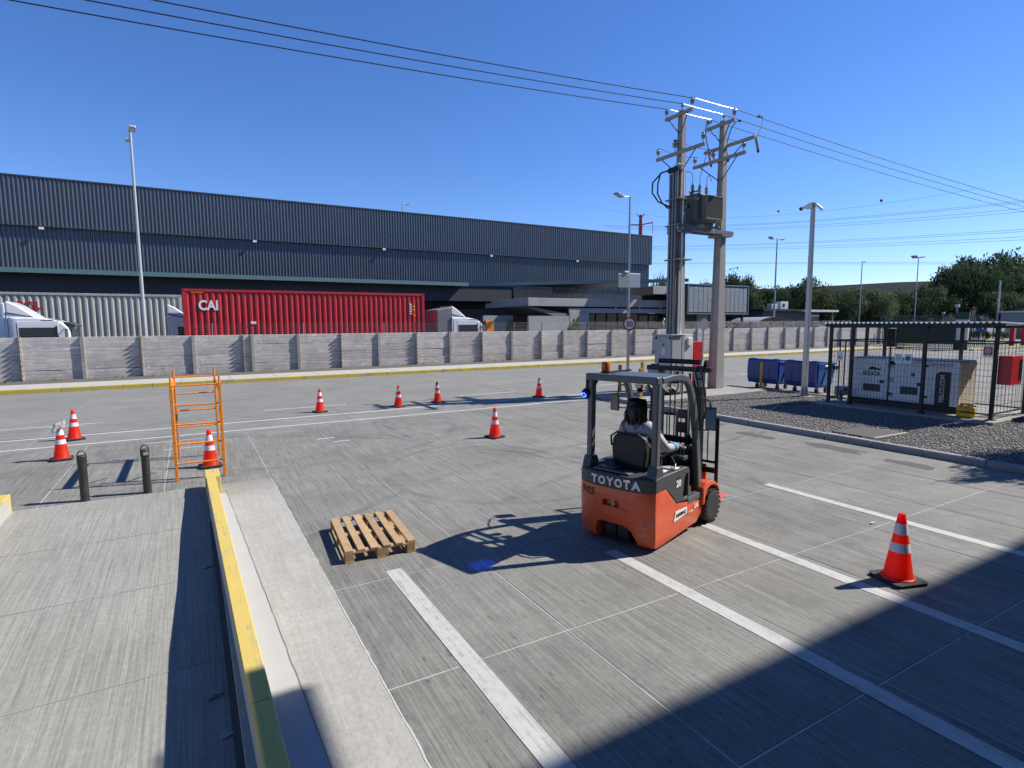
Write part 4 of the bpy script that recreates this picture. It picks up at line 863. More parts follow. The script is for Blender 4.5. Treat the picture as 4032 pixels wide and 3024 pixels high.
# ================================================================== MID-GROUND OBJECTS
# ---- transformer poles
ZP = .125
def cpole(label, x, y):
    t = thing('utility_pole', label, 'utility pole', (x, y, ZP), 0, 'concrete utility poles')
    sh = MB(); h = 9.98
    for (wa, da, wb, db_, z0, z1) in ((.44, .32, .19, .15, 0, h),):
        # H-shaped reinforced concrete section, tapering
        def sec(wd, dp, z): 
            f_ = dp*.5; w2_ = wd*.5; i_ = w2_*.52
            return [(-f_, -w2_, z), (f_, -w2_, z), (f_*.55, -i_, z), (f_*.55, i_, z), (f_, w2_, z), (-f_, w2_, z), (-f_*.55, i_, z), (-f_*.55, -i_, z)]
        a = sec(da*1.35, wa, z0); b = sec(db_*1.35, wb, z1)
        sh.add(a+b, [(i, (i+1) % 8, (i+1) % 8+8, i+8) for i in range(8)]+[tuple(range(7, -1, -1)), tuple(range(8, 16))])
    s = sh.build('shaft', M['cpole'], t, bevel=.012, seg=1)
    mb = MB()
    for k in range(18):
        z = .9+k*.5; wv = .44+(.19-.44)*z/h; mb.box(-wv*.5-.002, -.018, z, -wv*.5*.55-.0, .018, z+.036) if False else mb.cyl((-wv*.275-.004, 0, z), (wv*.275+.004, 0, z), .016, n=8)
    mb.build('bolt_holes', M['dark'], t)
    return t
def insulator(parent, p, s=1.0):
    x, y, z = p
    o = MB().lathe([(.03, .16), (.085, .17), (.095, .20), (.05, .225), (.05, .25), (.10, .26), (.105, .30), (.06, .33), (.045, .37), (.02, .385)], (0, 0, 0), 14).build('insulator', M['porc'], parent, (x, y, z), auto=True)
    o.scale = (s, s, s)
    MB().cyl((0, 0, -.12), (0, 0, .17), .014, n=6).build('pin', M['lampd'], o); MB().box(-.07, -.025, .375, .07, .025, .41).build('wire_clamp', M['dark'], o)
    return o
def crossarm(t, z, y0, y1, x=.14, brace=.62, sgn=1, pins=None, by=None):
    o = MB().box(x-.05, y0, z-.055, x+.05, y1, z+.055).build('crossarm', M['cpole'], t, bevel=.008, seg=1)
    for s in (-1, 1):
        yy = (y1 if s > 0 else y0)*(.72)
        b = MB().bar((x-.05, yy, z-.05), (x*.3-.05, s*.05, z-brace), .035, .012, (1, 0, 0)); b.build('brace', M['black'], t)
    for yy in (pins or ()): insulator(t, (x, yy, z+.05), .80)
    return o
LPX, RPX, PY = 15.53, 17.67, 14.95
pL = cpole('left concrete utility pole of the pair carrying the grey transformer', LPX, PY)
pR = cpole('right concrete utility pole of the pair carrying the grey transformer', RPX, PY)
tz = lambda z: z-ZP
crossarm(pL, tz(9.93), -.60, .66, -.13, .62, pins=(-.57, .62)); insulator(pL, (0, .0, tz(10.1)), .55)
crossarm(pR, tz(9.93), -.60, .66, -.13, .62, pins=(-.57, .62)); insulator(pR, (0, .0, tz(10.1)), .55)
crossarm(pL, tz(8.62), -1.20, 1.05, -.16, .72, pins=(-1.12, .98)); insulator(pL, (-.16, .15, tz(8.68)))
crossarm(pR, tz(9.20), -1.25, 1.02, .16, .75, pins=())
crossarm(pR, tz(8.66), -1.15, 1.25, -.17, .75, pins=(-1.05, .30, 1.18))
for y in (-1.18, .12, .92):     # fuse cut-outs hanging below the upper long arm
    o = MB().cyl((.30, y, tz(9.18)), (.42, y-.02, tz(8.78)), .045, n=10).build('fuse_cutout', M['porc'], pR, auto=True)
    MB().tube([(.2, y, tz(9.25)), (.30, y, tz(9.30)), (.33, y, tz(9.12))], .02, 6).build('bracket', M['lampd'], o)
    MB().cyl((.40, y-.02, tz(8.80)), (.44, y-.02, tz(8.70)), .05, .03, n=8).build('cap', M['dark'], o)
# platform and transformer
pf_ = thing('transformer_platform', 'steel channel platform bolted between the two utility poles', 'platform', (0, 0, 0))
for y in (PY-.24, PY+.24): MB().box(LPX-.35, y-.03, 5.93, RPX+.42, y+.03, 6.06).build('beam', M['galv'], pf_)
for x in (LPX+.5, LPX+1.35): MB().box(x-.04, PY-.62, 6.062, x+.04, PY+.55, 6.13).build('cross_beam', M['galv'], pf_)
for x in (LPX, RPX): MB().box(x-.28, PY-.34, 5.84, x+.28, PY+.34, 5.925).build('clamp', M['lampd'], pf_)
tr = thing('transformer', 'boxy grey pole-mounted transformer with three bushings and a green label', 'transformer', (LPX+.95, PY, 6.14))
MB().box(-.58, -.42, .12, .52, .42, 1.02).build('tank', M['trafo'], tr, bevel=.03)
MB().box(-.61, -.45, 1.02, .55, .45, 1.07).build('lid', M['trafo'], tr, bevel=.01)
MB().box(-.5, -.3, 0, .45, .3, .12).build('skid', M['trafo'], tr)
fins = MB()
for i in range(17): fins.box(-.36+i*.05, -.70, .22, -.345+i*.05, -.44, .95)
fins.box(-.38, -.71, .17, .47, -.43, .22); fins.box(-.38, -.71, .95, .47, -.43, .99); fins.build('radiator', M['trafo'], tr)
lb = MB().box(-.584, -.1, .62, -.579, .25, .76).build('label', M['green'], tr); 
MB().box(-.588, .02, .66, -.584, .12, .73).build('label_emblem', M['lettw'], lb)
for i, x in enumerate((-.35, .02, .38)):
    mb = MB()
    for k in range(6): mb.lathe([(.03, k*.07), (.075, k*.07+.01), (.04, k*.07+.06)], (x, 0, 1.07), 12)
    mb.cyl((x, 0, 1.07), (x, 0, 1.56), .022, n=8); mb.build('bushing', M['porc'], tr)
MB().tube([(-.58, -.2, 1.0), (-.7, -.2, 1.15), (-.3, -.2, 1.22)], .04, 6).build('pipe', M['trafo'], tr)
# drop leads
dl = thing('drop_leads', 'thin leads dropping from the pole crossarms to the transformer bushings', 'cables', (0, 0, 0))
def sag(a, b, s, n=14): a, b = Vector(a), Vector(b); return [a.lerp(b, i/n)-Vector((0, 0, 4*s*(i/n)*(1-i/n))) for i in range(n+1)]
for x, src in ((-.35, (LPX, PY+.4, 8.1)), (.02, (RPX-.9, PY-.1, 8.95)), (.38, (RPX-.2, PY+.3, 7.95))):
    bx = (LPX+.95+x, PY, 7.72); MB().tube([bx, (bx[0], bx[1], 7.95), (bx[0]+(src[0]-bx[0])*.2, bx[1], 8.05), src], .011, 5).build('lead', M['wire'], dl)
for y, z in ((PY-1.12, 9.08), (PY+.15, 9.12), (PY+.98, 9.05)):
    MB().tube(sag((LPX-.14, y, z), (RPX-.17, y, z-.05), .10), .008, 4).build('lead', M['wire'], dl)
for i, (x, y) in enumerate(((RPX+1.25, PY-.55), (RPX+1.0, PY+.1), (RPX+.2, PY+.80))):
    yy = (-1.18, .12, .92)[i]
    pts = []
    A = Vector((x, y, 10.32-.03*(x-RPX))); Bq = Vector((RPX+.33, PY+yy, 9.22)); Cc = Vector((x+(.55 if i == 0 else -.5), y, 10.45 if i == 0 else 10.2))
    for k in range(17): u = k/16; pts.append(A*(1-u)**2+Cc*2*u*(1-u)+Bq*u*u)
    MB().tube(pts, .018, 6).build('jumper', M['wire'], dl)
    MB().cbox(A, (.10, .07, .07)).build('clamp', M['dark'], dl)
# conduits on the left pole
cd = thing('cable_risers', 'tall steel conduits and looping black cables strapped to the left utility pole', 'conduits', (LPX, PY, ZP))
for i, (dx, dy, mt_, rr_, zt) in enumerate(((-.30, -.10, 'lampd', .055, 7.98), (-.30, .04, 'lampd', .055, 7.98), (-.30, .18, 'lampd', .055, 7.9), (-.12, -.26, 'lettw', .032, 8.05))):
    MB().cyl((dx, dy, 2.1 if i < 3 else 2.1), (dx, dy, tz(zt)), rr_, n=12).build('conduit', M[mt_], cd, auto=True)
MB().tube([(-.12, -.26, tz(8.0)), (-.14, -.24, tz(8.16)), (-.26, -.12, tz(8.2)), (-.38, .0, tz(8.08))], .04, 8).build('bend', M['lettw'], cd)
for dy in (-.08, .05, .18): MB().lathe([(.06, 0), (.10, .05), (.09, .15), (.03, .2)], (-.33, dy, tz(7.93)), 10).build('cable_head', M['green'], cd)
for k, (oy, s) in enumerate(((.0, 1.0), (.14, .7))):
    MB().tube([(-.36, oy+.12, tz(8.05)), (-.62, oy+.32*s, tz(7.95)), (-.86*s-.05, oy+.45*s, tz(7.6)), (-.88*s-.04, oy+.45*s, tz(7.25)), (-.72*s, oy+.35*s, tz(6.95)), (-.38, oy+.1, tz(6.75)), (-.28, oy, tz(6.7))], .028, 8).build('cable_loop', M['black'], cd, auto=True)
for z in (7.0, 6.1, 4.9): MB().box(-.42, -.36, tz(z)-.02, .28, .32, tz(z)+.02).build('strap', M['lampd'], cd)
# ---- overhead wires
for i, (y, lab, zl) in enumerate(((PY+.60, 'lowest front overhead wire crossing the sky', 0), (PY+.05, 'middle overhead wire crossing the sky', .03), (PY-.57, 'topmost overhead wire crossing the sky', .08))):
    zt = (10.30, 10.33, 10.30)[i]; t = thing('overhead_wire', lab, 'overhead wire', (0, 0, 0))
    yy = y+.0
    pts = []
    for k in range(49):
        s = 72*(k/48)**1.4; pts.append((LPX-s, yy+.2*0, zt-.0773*s+.001014*s*s))
    MB().tube(pts, .0145, 5).build('span', M['wire'], t)
    MB().tube([(LPX, yy, zt), ((LPX+RPX)/2, yy, zt-.012), (RPX, yy, zt)], .0135, 6).build('span', M['wires'], t)  # paler metal between the poles puts the wire's sun glint into its colour
    pts = []
    for k in range(41):
        s = 72*(k/40)**1.3; pts.append((RPX+s, yy, zt-.047*s+.00066*s*s))
    MB().tube(pts, .0145, 5).build('span', M['wire'], t)
# ---- cabinet group
cb = thing('electrical_cabinet', 'tall pale grey electrical cabinet with an overhanging lid under the left utility pole', 'cabinet', (14.5, 14.2, ZP))
MB().box(0, 0, .08, .47, .80, 2.08).build('body', M['grey'], cb, bevel=.01)
MB().box(-.08, -.06, 2.083, .52, .88, 2.12).build('lid', M['galv'], cb, bevel=.008)
MB().box(.0, .0, .0, .45, .78, .078).build('plinth', M['dark'], cb)
MB().box(-.012, .02, .12, -.001, .78, 2.02).build('door', M['grey'], cb, bevel=.004); MB().box(.03, -.012, .12, .44, -.001, 1.98).build('door', M['grey'], cb, bevel=.004)
for y in (.05, .72): MB().box(-.03, y-.035, 1.96, -.012, y+.035, 2.04).build('hinge', M['dark'], cb)
lb = MB().box(-.018, .30, 1.42, -.0125, .44, 1.62).build('warning_label', M['lettw'], cb); MB().prism([(.32, 1.46), (.42, 1.46), (.37, 1.58)], -.021, -.0185, 0).build('warning_triangle', M['yelp'], lb)
MB().prism([(.29, 1.80), (.45, 1.80), (.37, 1.68)], -.018, -.013, 0).build('warning_mark', M['redp'], cb)
c2 = thing('meter_cabinet', 'narrow white cabinet with a small meter box, between the grey and the red cabinets', 'cabinet', (14.98+.24, 14.3, ZP))
MB().box(0, 0, .08, .45, .5, 2.12).build('body', M['white'], c2, bevel=.015); MB().box(.14, -.07, 1.72, .34, -.002, 2.0).build('meter_box', M['lettw'], c2, bevel=.02); MB().box(0, .0, 0, .44, .5, .078).build('plinth', M['dark'], c2)
cm = thing('support_post', 'square grey post between the two pale cabinets', 'post', (15.08, 14.26, ZP)); MB().box(0, 0, 0, .12, .12, 2.05).build('shaft', M['cpole'], cm)
c3 = thing('red_cabinet', 'plain red cabinet right of the white meter cabinet', 'cabinet', (16.02, 14.6, ZP)); MB().box(0, 0, .0, .48, .38, 1.84).build('body', M['redp'], c3, bevel=.012); MB().box(.02, -.01, .05, .46, -.001, 1.80).build('door', M['redp'], c3, bevel=.003)
c4 = thing('blank_road_sign', 'small red-edged rectangular sign on a post behind the white cabinet', 'sign', (39.0, 33.0, .13)); MB().cyl((0, 0, 0), (0, 0, 2.5), .05, n=8).build('post', M['galv'], c4); MB().box(-.75, -.05, 1.25, -.08, -.02, 2.65).build('panel', M['greyb'], c4); MB().box(-.80, -.055, 1.25, -.752, -.015, 2.65).build('edge', M['redp'], c4)
s5 = thing('round_sign', 'round road sign seen from behind beside the right utility pole', 'sign', (31.2, 27.6, .0)); MB().cyl((0, 0, 0), (0, 0, 2.75), .065, n=8).build('post', M['galv'], s5); MB().lathe([(.42, -.01), (.42, .01)], (-.02, -.09, 2.52), 24, 1).build('disc', M['lampd'], s5)
# ---- 20 sign
s2 = thing('speed_limit_sign', 'round red-rimmed speed limit sign reading 20 on a thin grey pole', 'sign', (13.06, 14.79, ZP))
MB().box(-.04, -.03, 0, .04, .03, 2.80).build('post', M['galv'], s2)
ang = math.atan2(-13.06, 14.79)  # the plate faces the viewer's side of the yard
pl = MB().lathe([(.232, 0), (.232, .01)], (0, 0, 0), 32, 1).build('plate', M['redp'], s2, (-.0, -.045, 2.50-.0)); pl.rotation_euler = (0, 0, -R(22))
pw_ = MB().lathe([(.180, -.004), (.180, -.0005)], (0, 0, 0), 32, 1).build('plate_face', M['lettw'], pl)
text('lettering', '20', M['lettk'], pl, (-.115, -.0045, -.085), (1, 0, 0), (0, 0, 1), .23, .17, .003, bold=.02)
# ---- yellow bollards
yb = thing('yellow_bollard', 'thin yellow steel post on the pad, nearest the speed limit sign pole', 'bollard', (13.75, 16.0, .0), 0, 'yellow steel posts round the pad')
MB().box(-.05, -.05, 0, .05, .05, 1.12).build('post', M['ypost'], yb, bevel=.006); MB().box(-.12, -.12, .125, .12, .12, .14).build('base_plate', M['ypost'], yb)
copy_tree(yb, (15.55, 16.75, 0), 0, 'tall yellow steel post just left of the grey cabinet')
copy_tree(yb, (13.25, 14.35, 0), 0, 'nearer yellow steel post standing in front of the taller one by the cabinet')
copy_tree(yb, (19.62, 14.36, -.02), R(20), 'yellow steel post in front of the left blue bin')
# ---- camera mast
cm = thing('camera_mast', 'square galvanised mast with two security cameras on the gravel island', 'mast', (18.3, 11.7, .075))
MB().prism([(-.12, -.12), (.12, -.12), (.12, .12), (-.12, .12)], .04, .06, 2).build('base_plate', M['lampw'], cm)
sh = MB(); a, b = .078, .055
sh.add([(-a, -a, .05), (a, -a, .05), (a, a, .05), (-a, a, .05), (-b, -b, 6.50), (b, -b, 6.50), (b, b, 6.50), (-b, b, 6.50)], [(0, 3, 2, 1), (4, 5, 6, 7), (0, 1, 5, 4), (1, 2, 6, 5), (2, 3, 7, 6), (3, 0, 4, 7)]).build('shaft', M['galv'], cm, bevel=.012)
for s in (0, 1, 2, 3):
    a_ = s*math.pi/2+math.pi/4*0; d = Vector((math.cos(a_), math.sin(a_), 0)); MB().prism([(.08, .06), (.20, .06), (.08, .42)], -.008, .008, 1).build('gusset', M['galv'], cm).rotation_euler = (0, 0, a_)
MB().box(-.26, -.26, -.0, .26, .26, .045).build('footing', M['apron'], cm)
MB().box(-.10, -.02, 6.34, .05, .20, 6.5).build('camera_bracket', M['lettw'], cm, bevel=.01)
c = MB().bar((0.0, .10, 6.47), (-.10, .34, 6.38), .085, .085).build('camera', M['lettw'], cm, bevel=.01); MB().bar((-.10, .33, 6.385), (-.12, .40, 6.36), .10, .10).build('camera_hood', M['black'], c)
c = MB().bar((.02, -.08, 6.46), (.03, -.30, 6.25), .085, .085).build('camera', M['lettw'], cm, bevel=.01)
hm = MB().box(-.10, -.10, 6.50, .10, .10, 6.52).build('cap', M['lettw'], cm)
cab = MB().tube([(19.0-18.3, 5.6-11.7+3, .03), (-.4, -.9, .03), (-1.5, -1.2, .03), (-2.6, -.9, .03), (-3.9, -1.5, .03)], .012, 6).build('cable', M['black'], None, (18.3, 11.7, .085)); tag(cab, 'thin black cable trailing over the gravel in front of the camera mast', 'cable')
# ---- bins
def bin_(label, x, y, rz=0):
    t = thing('wheelie_bin', label, 'bin', (x, y, 0), rz, 'large blue wheeled bins')
    # long face looks to -X; local: x depth 0..0.95, y 0..1.3
    b0, b1 = (.12, .10), (.0, .0)
    o = MB().add([(.12, .09, .22), (.86, .09, .22), (.86, 1.21, .22), (.12, 1.21, .22), (.0, .0, 1.12), (.98, .0, 1.12), (.98, 1.3, 1.12), (.0, 1.3, 1.12),
              (.04, .04, 1.12), (.94, .04, 1.12), (.94, 1.26, 1.12), (.04, 1.26, 1.12), (.18, .14, .45), (.80, .14, .45), (.80, 1.16, .45), (.18, 1.16, .45)],
             [(0, 3, 2, 1), (0, 1, 5, 4), (1, 2, 6, 5), (2, 3, 7, 6), (3, 0, 4, 7), (4, 5, 9, 8), (5, 6, 10, 9), (6, 7, 11, 10), (7, 4, 8, 11), (8, 9, 13, 12), (9, 10, 14, 13), (10, 11, 15, 14), (11, 8, 12, 15), (12, 13, 14, 15)]).build('body', M['bin'], t, bevel=.02, fixn=False)
    MB().box(-.02, -.03, 1.08, 1.0, .0, 1.14).build('rim', M['bin'], t, bevel=.01); MB().box(.985, -.03, 1.08, 1.02, 1.33, 1.14).build('rim', M['bin'], t, bevel=.01)
    MB().add([(.86, .04, .32), (.95, -.005, .95), (.50, -.006, .95), (.30, .045, .32)], [(0, 1, 2, 3)]).build('side_recess', M['binlight'], t, fixn=False)
    # open lid hanging down the near side
    pr = [(-.03, 1.20), (-.10, 1.22), (-.16, 1.14), (-.19, .8), (-.17, .45), (-.10, .27), (-.05, .25), (-.09, .46), (-.11, .8), (-.09, 1.1)]
    l = MB().prism(pr, .0, 1.28, 1).build('lid', M['bind'], t, bevel=.015)
    for y in (.30, .62, .95): MB().prism([(-.155, 1.10), (-.205, .8), (-.185, .45), (-.16, .45), (-.17, .8), (-.14, 1.10)], y, y+.03, 1).build('lid_rib', M['bind'], l)
    for y in (.12, 1.10): MB().box(-.12, y-.09, 1.17, .05, y+.09, 1.235).build('hinge', M['bind'], t, bevel=.01)
    for yy in (-.035, 1.31): MB().tube([(.25, yy, 1.02), (.25, yy-.05 if yy < 0 else yy+.05, 1.04), (.5, yy-.05 if yy < 0 else yy+.05, 1.04), (.5, yy, 1.02)], .016, 6).build('handle', M['steel'], t)
    MB().box(.86, -.06, .88, 1.06, -.01, 1.02).build('latch', M['black'], t)
    for x_ in (.22, .76):
        for y_ in (.2, 1.08):
            w_ = MB().lathe([(.03, -.025), (.10, -.025), (.10, .025), (.03, .025)], (x_, y_, .10), 14, 1).build('wheel', M['rubber'], t); MB().box(x_-.03, y_-.035, .10, x_+.03, y_+.035, .23).build('caster', M['lampd'], t)
    return t
b1 = bin_('left blue wheeled bin with its lid hanging open', 19.80, 13.72, R(2)); b2 = bin_('right blue wheeled bin with its lid hanging open, partly behind the camera mast', 19.86, 12.18, R(-2))
# ---- generator
gn = thing('generator', 'long cream enclosed generator set standing inside the black mesh cage', 'generator', (17.85, 7.05, .158))
W_, L_g = .98, 2.85
MB().box(.0, .0, .17, W_, L_g, 1.39).build('enclosure', M['gen'], gn, bevel=.03)
MB().box(.02, .02, 1.392, W_-.02, L_g-.05, 1.42).build('roof', M['grey'], gn, bevel=.01)
MB().box(-.0, -.05, .0, W_, L_g+.05, .165).build('skid', M['black'], gn, bevel=.01)
MB().box(.03, -.006, .19, W_-.03, -.001, 1.36).build('end_panel', M['genend'], gn)
def door(y0, y1, z0, z1):
    d = MB().box(-.014, y0, z0, -.001, y1, z1).build('door', M['gen'], gn, bevel=.004, seg=1); return d
d1 = door(1.86, 2.62, .20, 1.33); d2 = door(.92, 1.56, .20, 1.33)
for d, y0, y1 in ((d1, 1.98, 2.46), (d2, .98, 1.42)):
    MB().box(-.017, y0, .40, -.015, y1, .62).build('louvre_recess', M['dark'], d)
    mb = MB()
    for k in range(6): mb.box(-.026, y0, .415+k*.035, -.017, y1, .43+k*.035)
    for k in range(9): mb.box(-.024, y0+k*(y1-y0)/8-.004, .40, -.017, y0+k*(y1-y0)/8+.004, .62)
    mb.build('louvre', M['greyb'], d)
    MB().box(-.03, y0-.10, .66, -.0145, y0+.02, .76).build('handle', M['black'], d)
for z in (.28, .72, 1.12):
    MB().box(-.010, 1.62, z, -.001, 1.80, z+.14).build('grille', M['grey'], gn)
MB().box(-.012, 1.60, 1.24, -.001, 1.76, 1.34).build('vent', M['dark'], gn)
MB().cyl((-.016, 1.12, .98), (-.014, 1.12, .98), .055, n=16).build('round_badge', M['blue'], gn)
ex_, ey_ = (0, -1, 0), (0, 0, 1)
text('lettering', 'KOLVOK', M['lettk'], gn, (-.017, 2.48, .87), ex_, ey_, .50, .14, .003, bold=.02)
rh = [(2.36, 1.03), (2.32, 1.10), (2.24, 1.155), (2.16, 1.13), (2.10, 1.12), (2.06, 1.08), (2.02, 1.11), (1.99, 1.15), (1.99, 1.08), (2.03, 1.045), (2.07, 1.04), (2.10, 1.06), (2.14, 1.03), (2.19, 1.06), (2.25, 1.04), (2.29, 1.06)]
MB().prism(rh, -.019, -.0145, 0).build('rhinoceros_logo', M['lettk'], gn)
text('lettering', 'GS110CLD', M['lettg'], gn, (-.004, .70, 1.26), ex_, ey_, .54, .075, .003, bold=.015)
bp = MB().prism([(.20, .17), (.56, .17), (.56, 1.00), (.52, 1.08), (.44, 1.11), (.20, 1.11)], -.006, -.001, 0).build('black_panel', M['black'], gn)
text('lettering', 'VIELCO.COM', M['lettw'], gn, (-.0105, .33, .26), (0, 0, 1), (0, 1, 0), .76, .115, .003, bold=.015)
text('lettering', 'GS', M['lettg'], gn, (.55, -.012, .92), (1, 0, 0), (0, 0, 1), .12, .09, .003)
for y in (.75, 1.66):
    for z in (.34, 1.22): MB().box(-.04, y, z, -.001, y+.09, z+.06).build('hinge', M['black'], gn)
ft = thing('filter_housing', 'grey angled housing with hoses at the left end of the generator', 'housing', (17.75, 10.0, .15)); MB().box(-.1, 0, .2, .30, .30, .48).build('box', M['grey'], ft, bevel=.03); MB().tube([(-.1, .1, .35), (-.25, .0, .3), (-.25, -.05, .05)], .03, 8).build('hose', M['black'], ft); MB().tube([(0, .15, .2), (0, .2, .0)], .05, 8).build('pipe', M['lettw'], ft)
for y in (.05,): MB().cyl((-.12, -.12, .42), (-.30, -.12, .42), .035, n=8).build('valve', M['black'], ft)
# ---- cage
cg = thing('generator_cage', 'black steel cage with wire mesh sides and a corrugated roof round the generator', 'cage', (0, 0, 0))
FX, BX, Y0, Y1 = 17.32, 19.40, 6.16, 10.32
Pp = [(FX+.08, Y1), (FX, 9.62), (FX-.12, 7.63), (FX+.10, Y0), (BX, Y0), (BX, 7.68), (BX, 9.75), (BX, Y1)]
for i, (x, y) in enumerate(Pp):
    p_ = MB().box(x-.04, y-.04, .0, x+.04, y+.04, 2.52).build('post', M['cagek'], cg); MB().box(x-.09, y-.09, .0, x+.09, y+.09, .17 if x > 17.4 else .17).build('post_foot', M['cagek'], p_)
def rail(a, b, s=.035): MB().bar(a, b, s, s).build('rail', M['cagek'], cg)
for z in (2.08, .30):
    rail((FX, Y1, z), (FX, Y0, z)); rail((FX, Y0, z), (BX, Y0, z)); rail((BX, Y0, z), (BX, Y1, z)); rail((FX, Y1, z), (BX, Y1, z))
rail((FX, Y1, 2.5), (FX, Y0, 2.5), .06); rail((BX, Y1, 2.5), (BX, Y0, 2.5), .06)
rail((FX, Y0, 2.49), (BX, Y0, 2.49), .06); rail((FX, Y1, 2.49), (BX, Y1, 2.49), .06); rail((FX, 9.98, .3), (FX, 9.98, 2.08), .03); rail((FX, 8.55, .30), (FX, 8.55, 2.08), .03); rail((BX, 11.0, .05), (BX, 11.0, 2.06), .035)
def mesh_panel(a, b, z0, z1, sx=.085, sz=.16, r=.0024):
    a, b = Vector(a), Vector(b); L = (b-a).length; mb = MB(); n_ = int(L/sx)
    for i in range(n_+1): p = a.lerp(b, i/n_); mb.bar((p.x, p.y, z0), (p.x, p.y, z1), r*2, r*2)
    k = int((z1-z0)/sz)
    for j in range(k+1): z = z0+j*(z1-z0)/k; mb.bar((a.x, a.y, z), (b.x, b.y, z), r*2, r*2)
    mb.build('mesh_panel', M['cagek'], cg)
mesh_panel((FX, Y1, 0), (FX, Y0, 0), .30, 2.06); mesh_panel((FX, Y0, 0), (BX, Y0, 0), .30, 2.06, .2, .2, .004); mesh_panel((BX, Y0, 0), (BX, Y1, 0), .30, 2.06); mesh_panel((FX, Y1, 0), (BX, Y1, 0), .30, 2.06)
# roof: zinc trapezoidal sheet, ribs along X
mb = MB(); pr = []; p_ = .125; nn_ = 36
for i in range(nn_):
    a = 5.95+i*p_; pr += [(a, 2.565), (a+.03, 2.565), (a+.05, 2.605), (a+.095, 2.605)]
pr.append((5.95+nn_*p_, 2.565)); vs = []
for y, z in pr: vs += [(FX-.22, y, z+.03), (BX+.45, y, z-.06)]
mb.add(vs, [(2*i, 2*i+1, 2*i+3, 2*i+2) for i in range(len(pr)-1)])
rs = mb.build('roof_sheet', M['sheet'], cg); so_ = rs.modifiers.new('thick', 'SOLIDIFY'); so_.thickness = .006; so_.offset = -1
MB().box(FX-.10, 5.95, 2.50, FX-.06, 10.42, 2.585).build('roof_beam', M['cagek'], cg)
# signs tied to the cage
def sheet_sign(name, label, x, y, z, wy, hz, mat, cat='sign'):
    t = thing(name, label, cat, (x, y, z)); MB().box(-.006, -wy/2, -hz/2, 0, wy/2, hz/2).build('sheet', M[mat], t); return t
s = sheet_sign('warning_sign', 'small white notice with an orange warning triangle at the left end of the cage', FX-.03, 9.96, 1.62, .19, .30, 'lettw'); MB().prism([(-.06, -.09), (.06, -.09), (0, .02)], -.010, -.0065, 0).build('triangle', M['ladder'], s)
s = sheet_sign('notice_sign', 'plain white printed notice in the middle of the cage, left of the round blue one', FX-.03, 8.31, 1.62, .20, .26, 'lettw')
for k in range(4): MB().box(-.009, -.07, .06-.04*k, -.0065, .07, .075-.04*k).build('text_line', M['lettg'], s)
s = sheet_sign('round_notice', 'white notice with a round blue emblem in the middle of the cage', FX-.03, 8.07, 1.62, .19, .26, 'lettw'); MB().lathe([(.07, -.009), (.07, -.0065)], (0, 0, 0), 20, 0).build('emblem', M['blue'], s)
s = sheet_sign('extinguisher_sign', 'square red extinguisher sign near the right end of the cage', FX+.01, 6.29, 1.90, .21, .30, 'lettw'); MB().box(-.010, -.09, -.10, -.0065, .09, .09).build('red_field', M['redp'], s); MB().lathe([(.065, -.013), (.065, -.0105)], (0, 0, 0), 20, 0).build('pale_ring', M['reflex'], s); MB().lathe([(.045, -.0155), (.045, -.0135)], (0, 0, 0), 20, 0).build('red_disc', M['redp'], s); MB().box(-.018, -.012, -.03, -.0158, .012, .03).build('extinguisher_mark', M['lettw'], s)
# red extinguisher cabinet
rc_ = thing('extinguisher_cabinet', 'red wall-type extinguisher cabinet with a glass side, hung at the right end of the cage', 'cabinet', (17.50, 5.98, 1.06))
MB().box(0, -.12, 0, .66, .15, .72).build('body', M['redp'], rc_, bevel=.01); MB().box(.48, -.128, .10, .63, -.121, .62).build('glass', M['glass'], rc_); MB().box(.66, -.1, .1, .69, .13, .3).build('clip', M['lettw'], rc_)
# yellow can
yc = thing('yellow_jerrycan', 'bright yellow plastic can standing on the slab in front of the generator end', 'can', (17.50, 6.72, .158), R(18))
MB().box(-.16, -.19, 0, .16, .19, .27).build('body', M['yelp'], yc, bevel=.04, seg=3); MB().tube([(0, -.13, .25), (0, -.12, .33), (0, .12, .33), (0, .13, .25)], .022, 8).build('handle', M['yelp'], yc); MB().cyl((-.08, .10, .26), (-.08, .10, .32), .04, n=12).build('cap', M['yelp'], yc); MB().box(-.166, -.08, .12, -.161, .06, .16).build('print', M['black'], yc)
dk = thing('dark_tank', 'dark grey tank half cut off at the right edge of the picture', 'tank', (19.9, 4.3, 0)); MB().box(0, 0, .55, 1.4, 1.2, 1.95).build('body', M['fgrey'], dk, bevel=.06); 
for x in (.1, 1.2):
    for y in (.1, 1.0): MB().box(x, y, 0, x+.1, y+.1, .56).build('leg', M['cagek'], dk)
bf = thing('side_fence', 'horizontal bar fence beside the cage at the right edge', 'fence', (19.3, 6.0, 0))
for z in (.45, .7, .95, 1.2, 1.45, 1.7): MB().tube([(.1, 0, z), (.1, -4.5, z)], .010, 5).build('bar', M['lampd'], bf)
for y in (0, -2.2, -4.4): MB().box(.06, y-.03, 0, .12, y+.03, 1.8).build('post', M['cagek'], bf)
mb = MB(); q = random.Random(9)
for c in range(60):
    x, y = q.uniform(18.6, 20.2), q.uniform(5.0, 5.9); h = q.uniform(.05, .18); a = q.uniform(0, 6.3); wd = .02
    mb.add([(x-wd*math.cos(a), y-wd*math.sin(a), .07), (x+wd*math.cos(a), y+wd*math.sin(a), .07), (x+.05, y+.03, .07+h)], [(0, 1, 2)])
tag(mb.build('weeds', M['leafC'], fixn=False), 'small green weeds at the right end of the cage slab', 'weeds', kind='stuff')

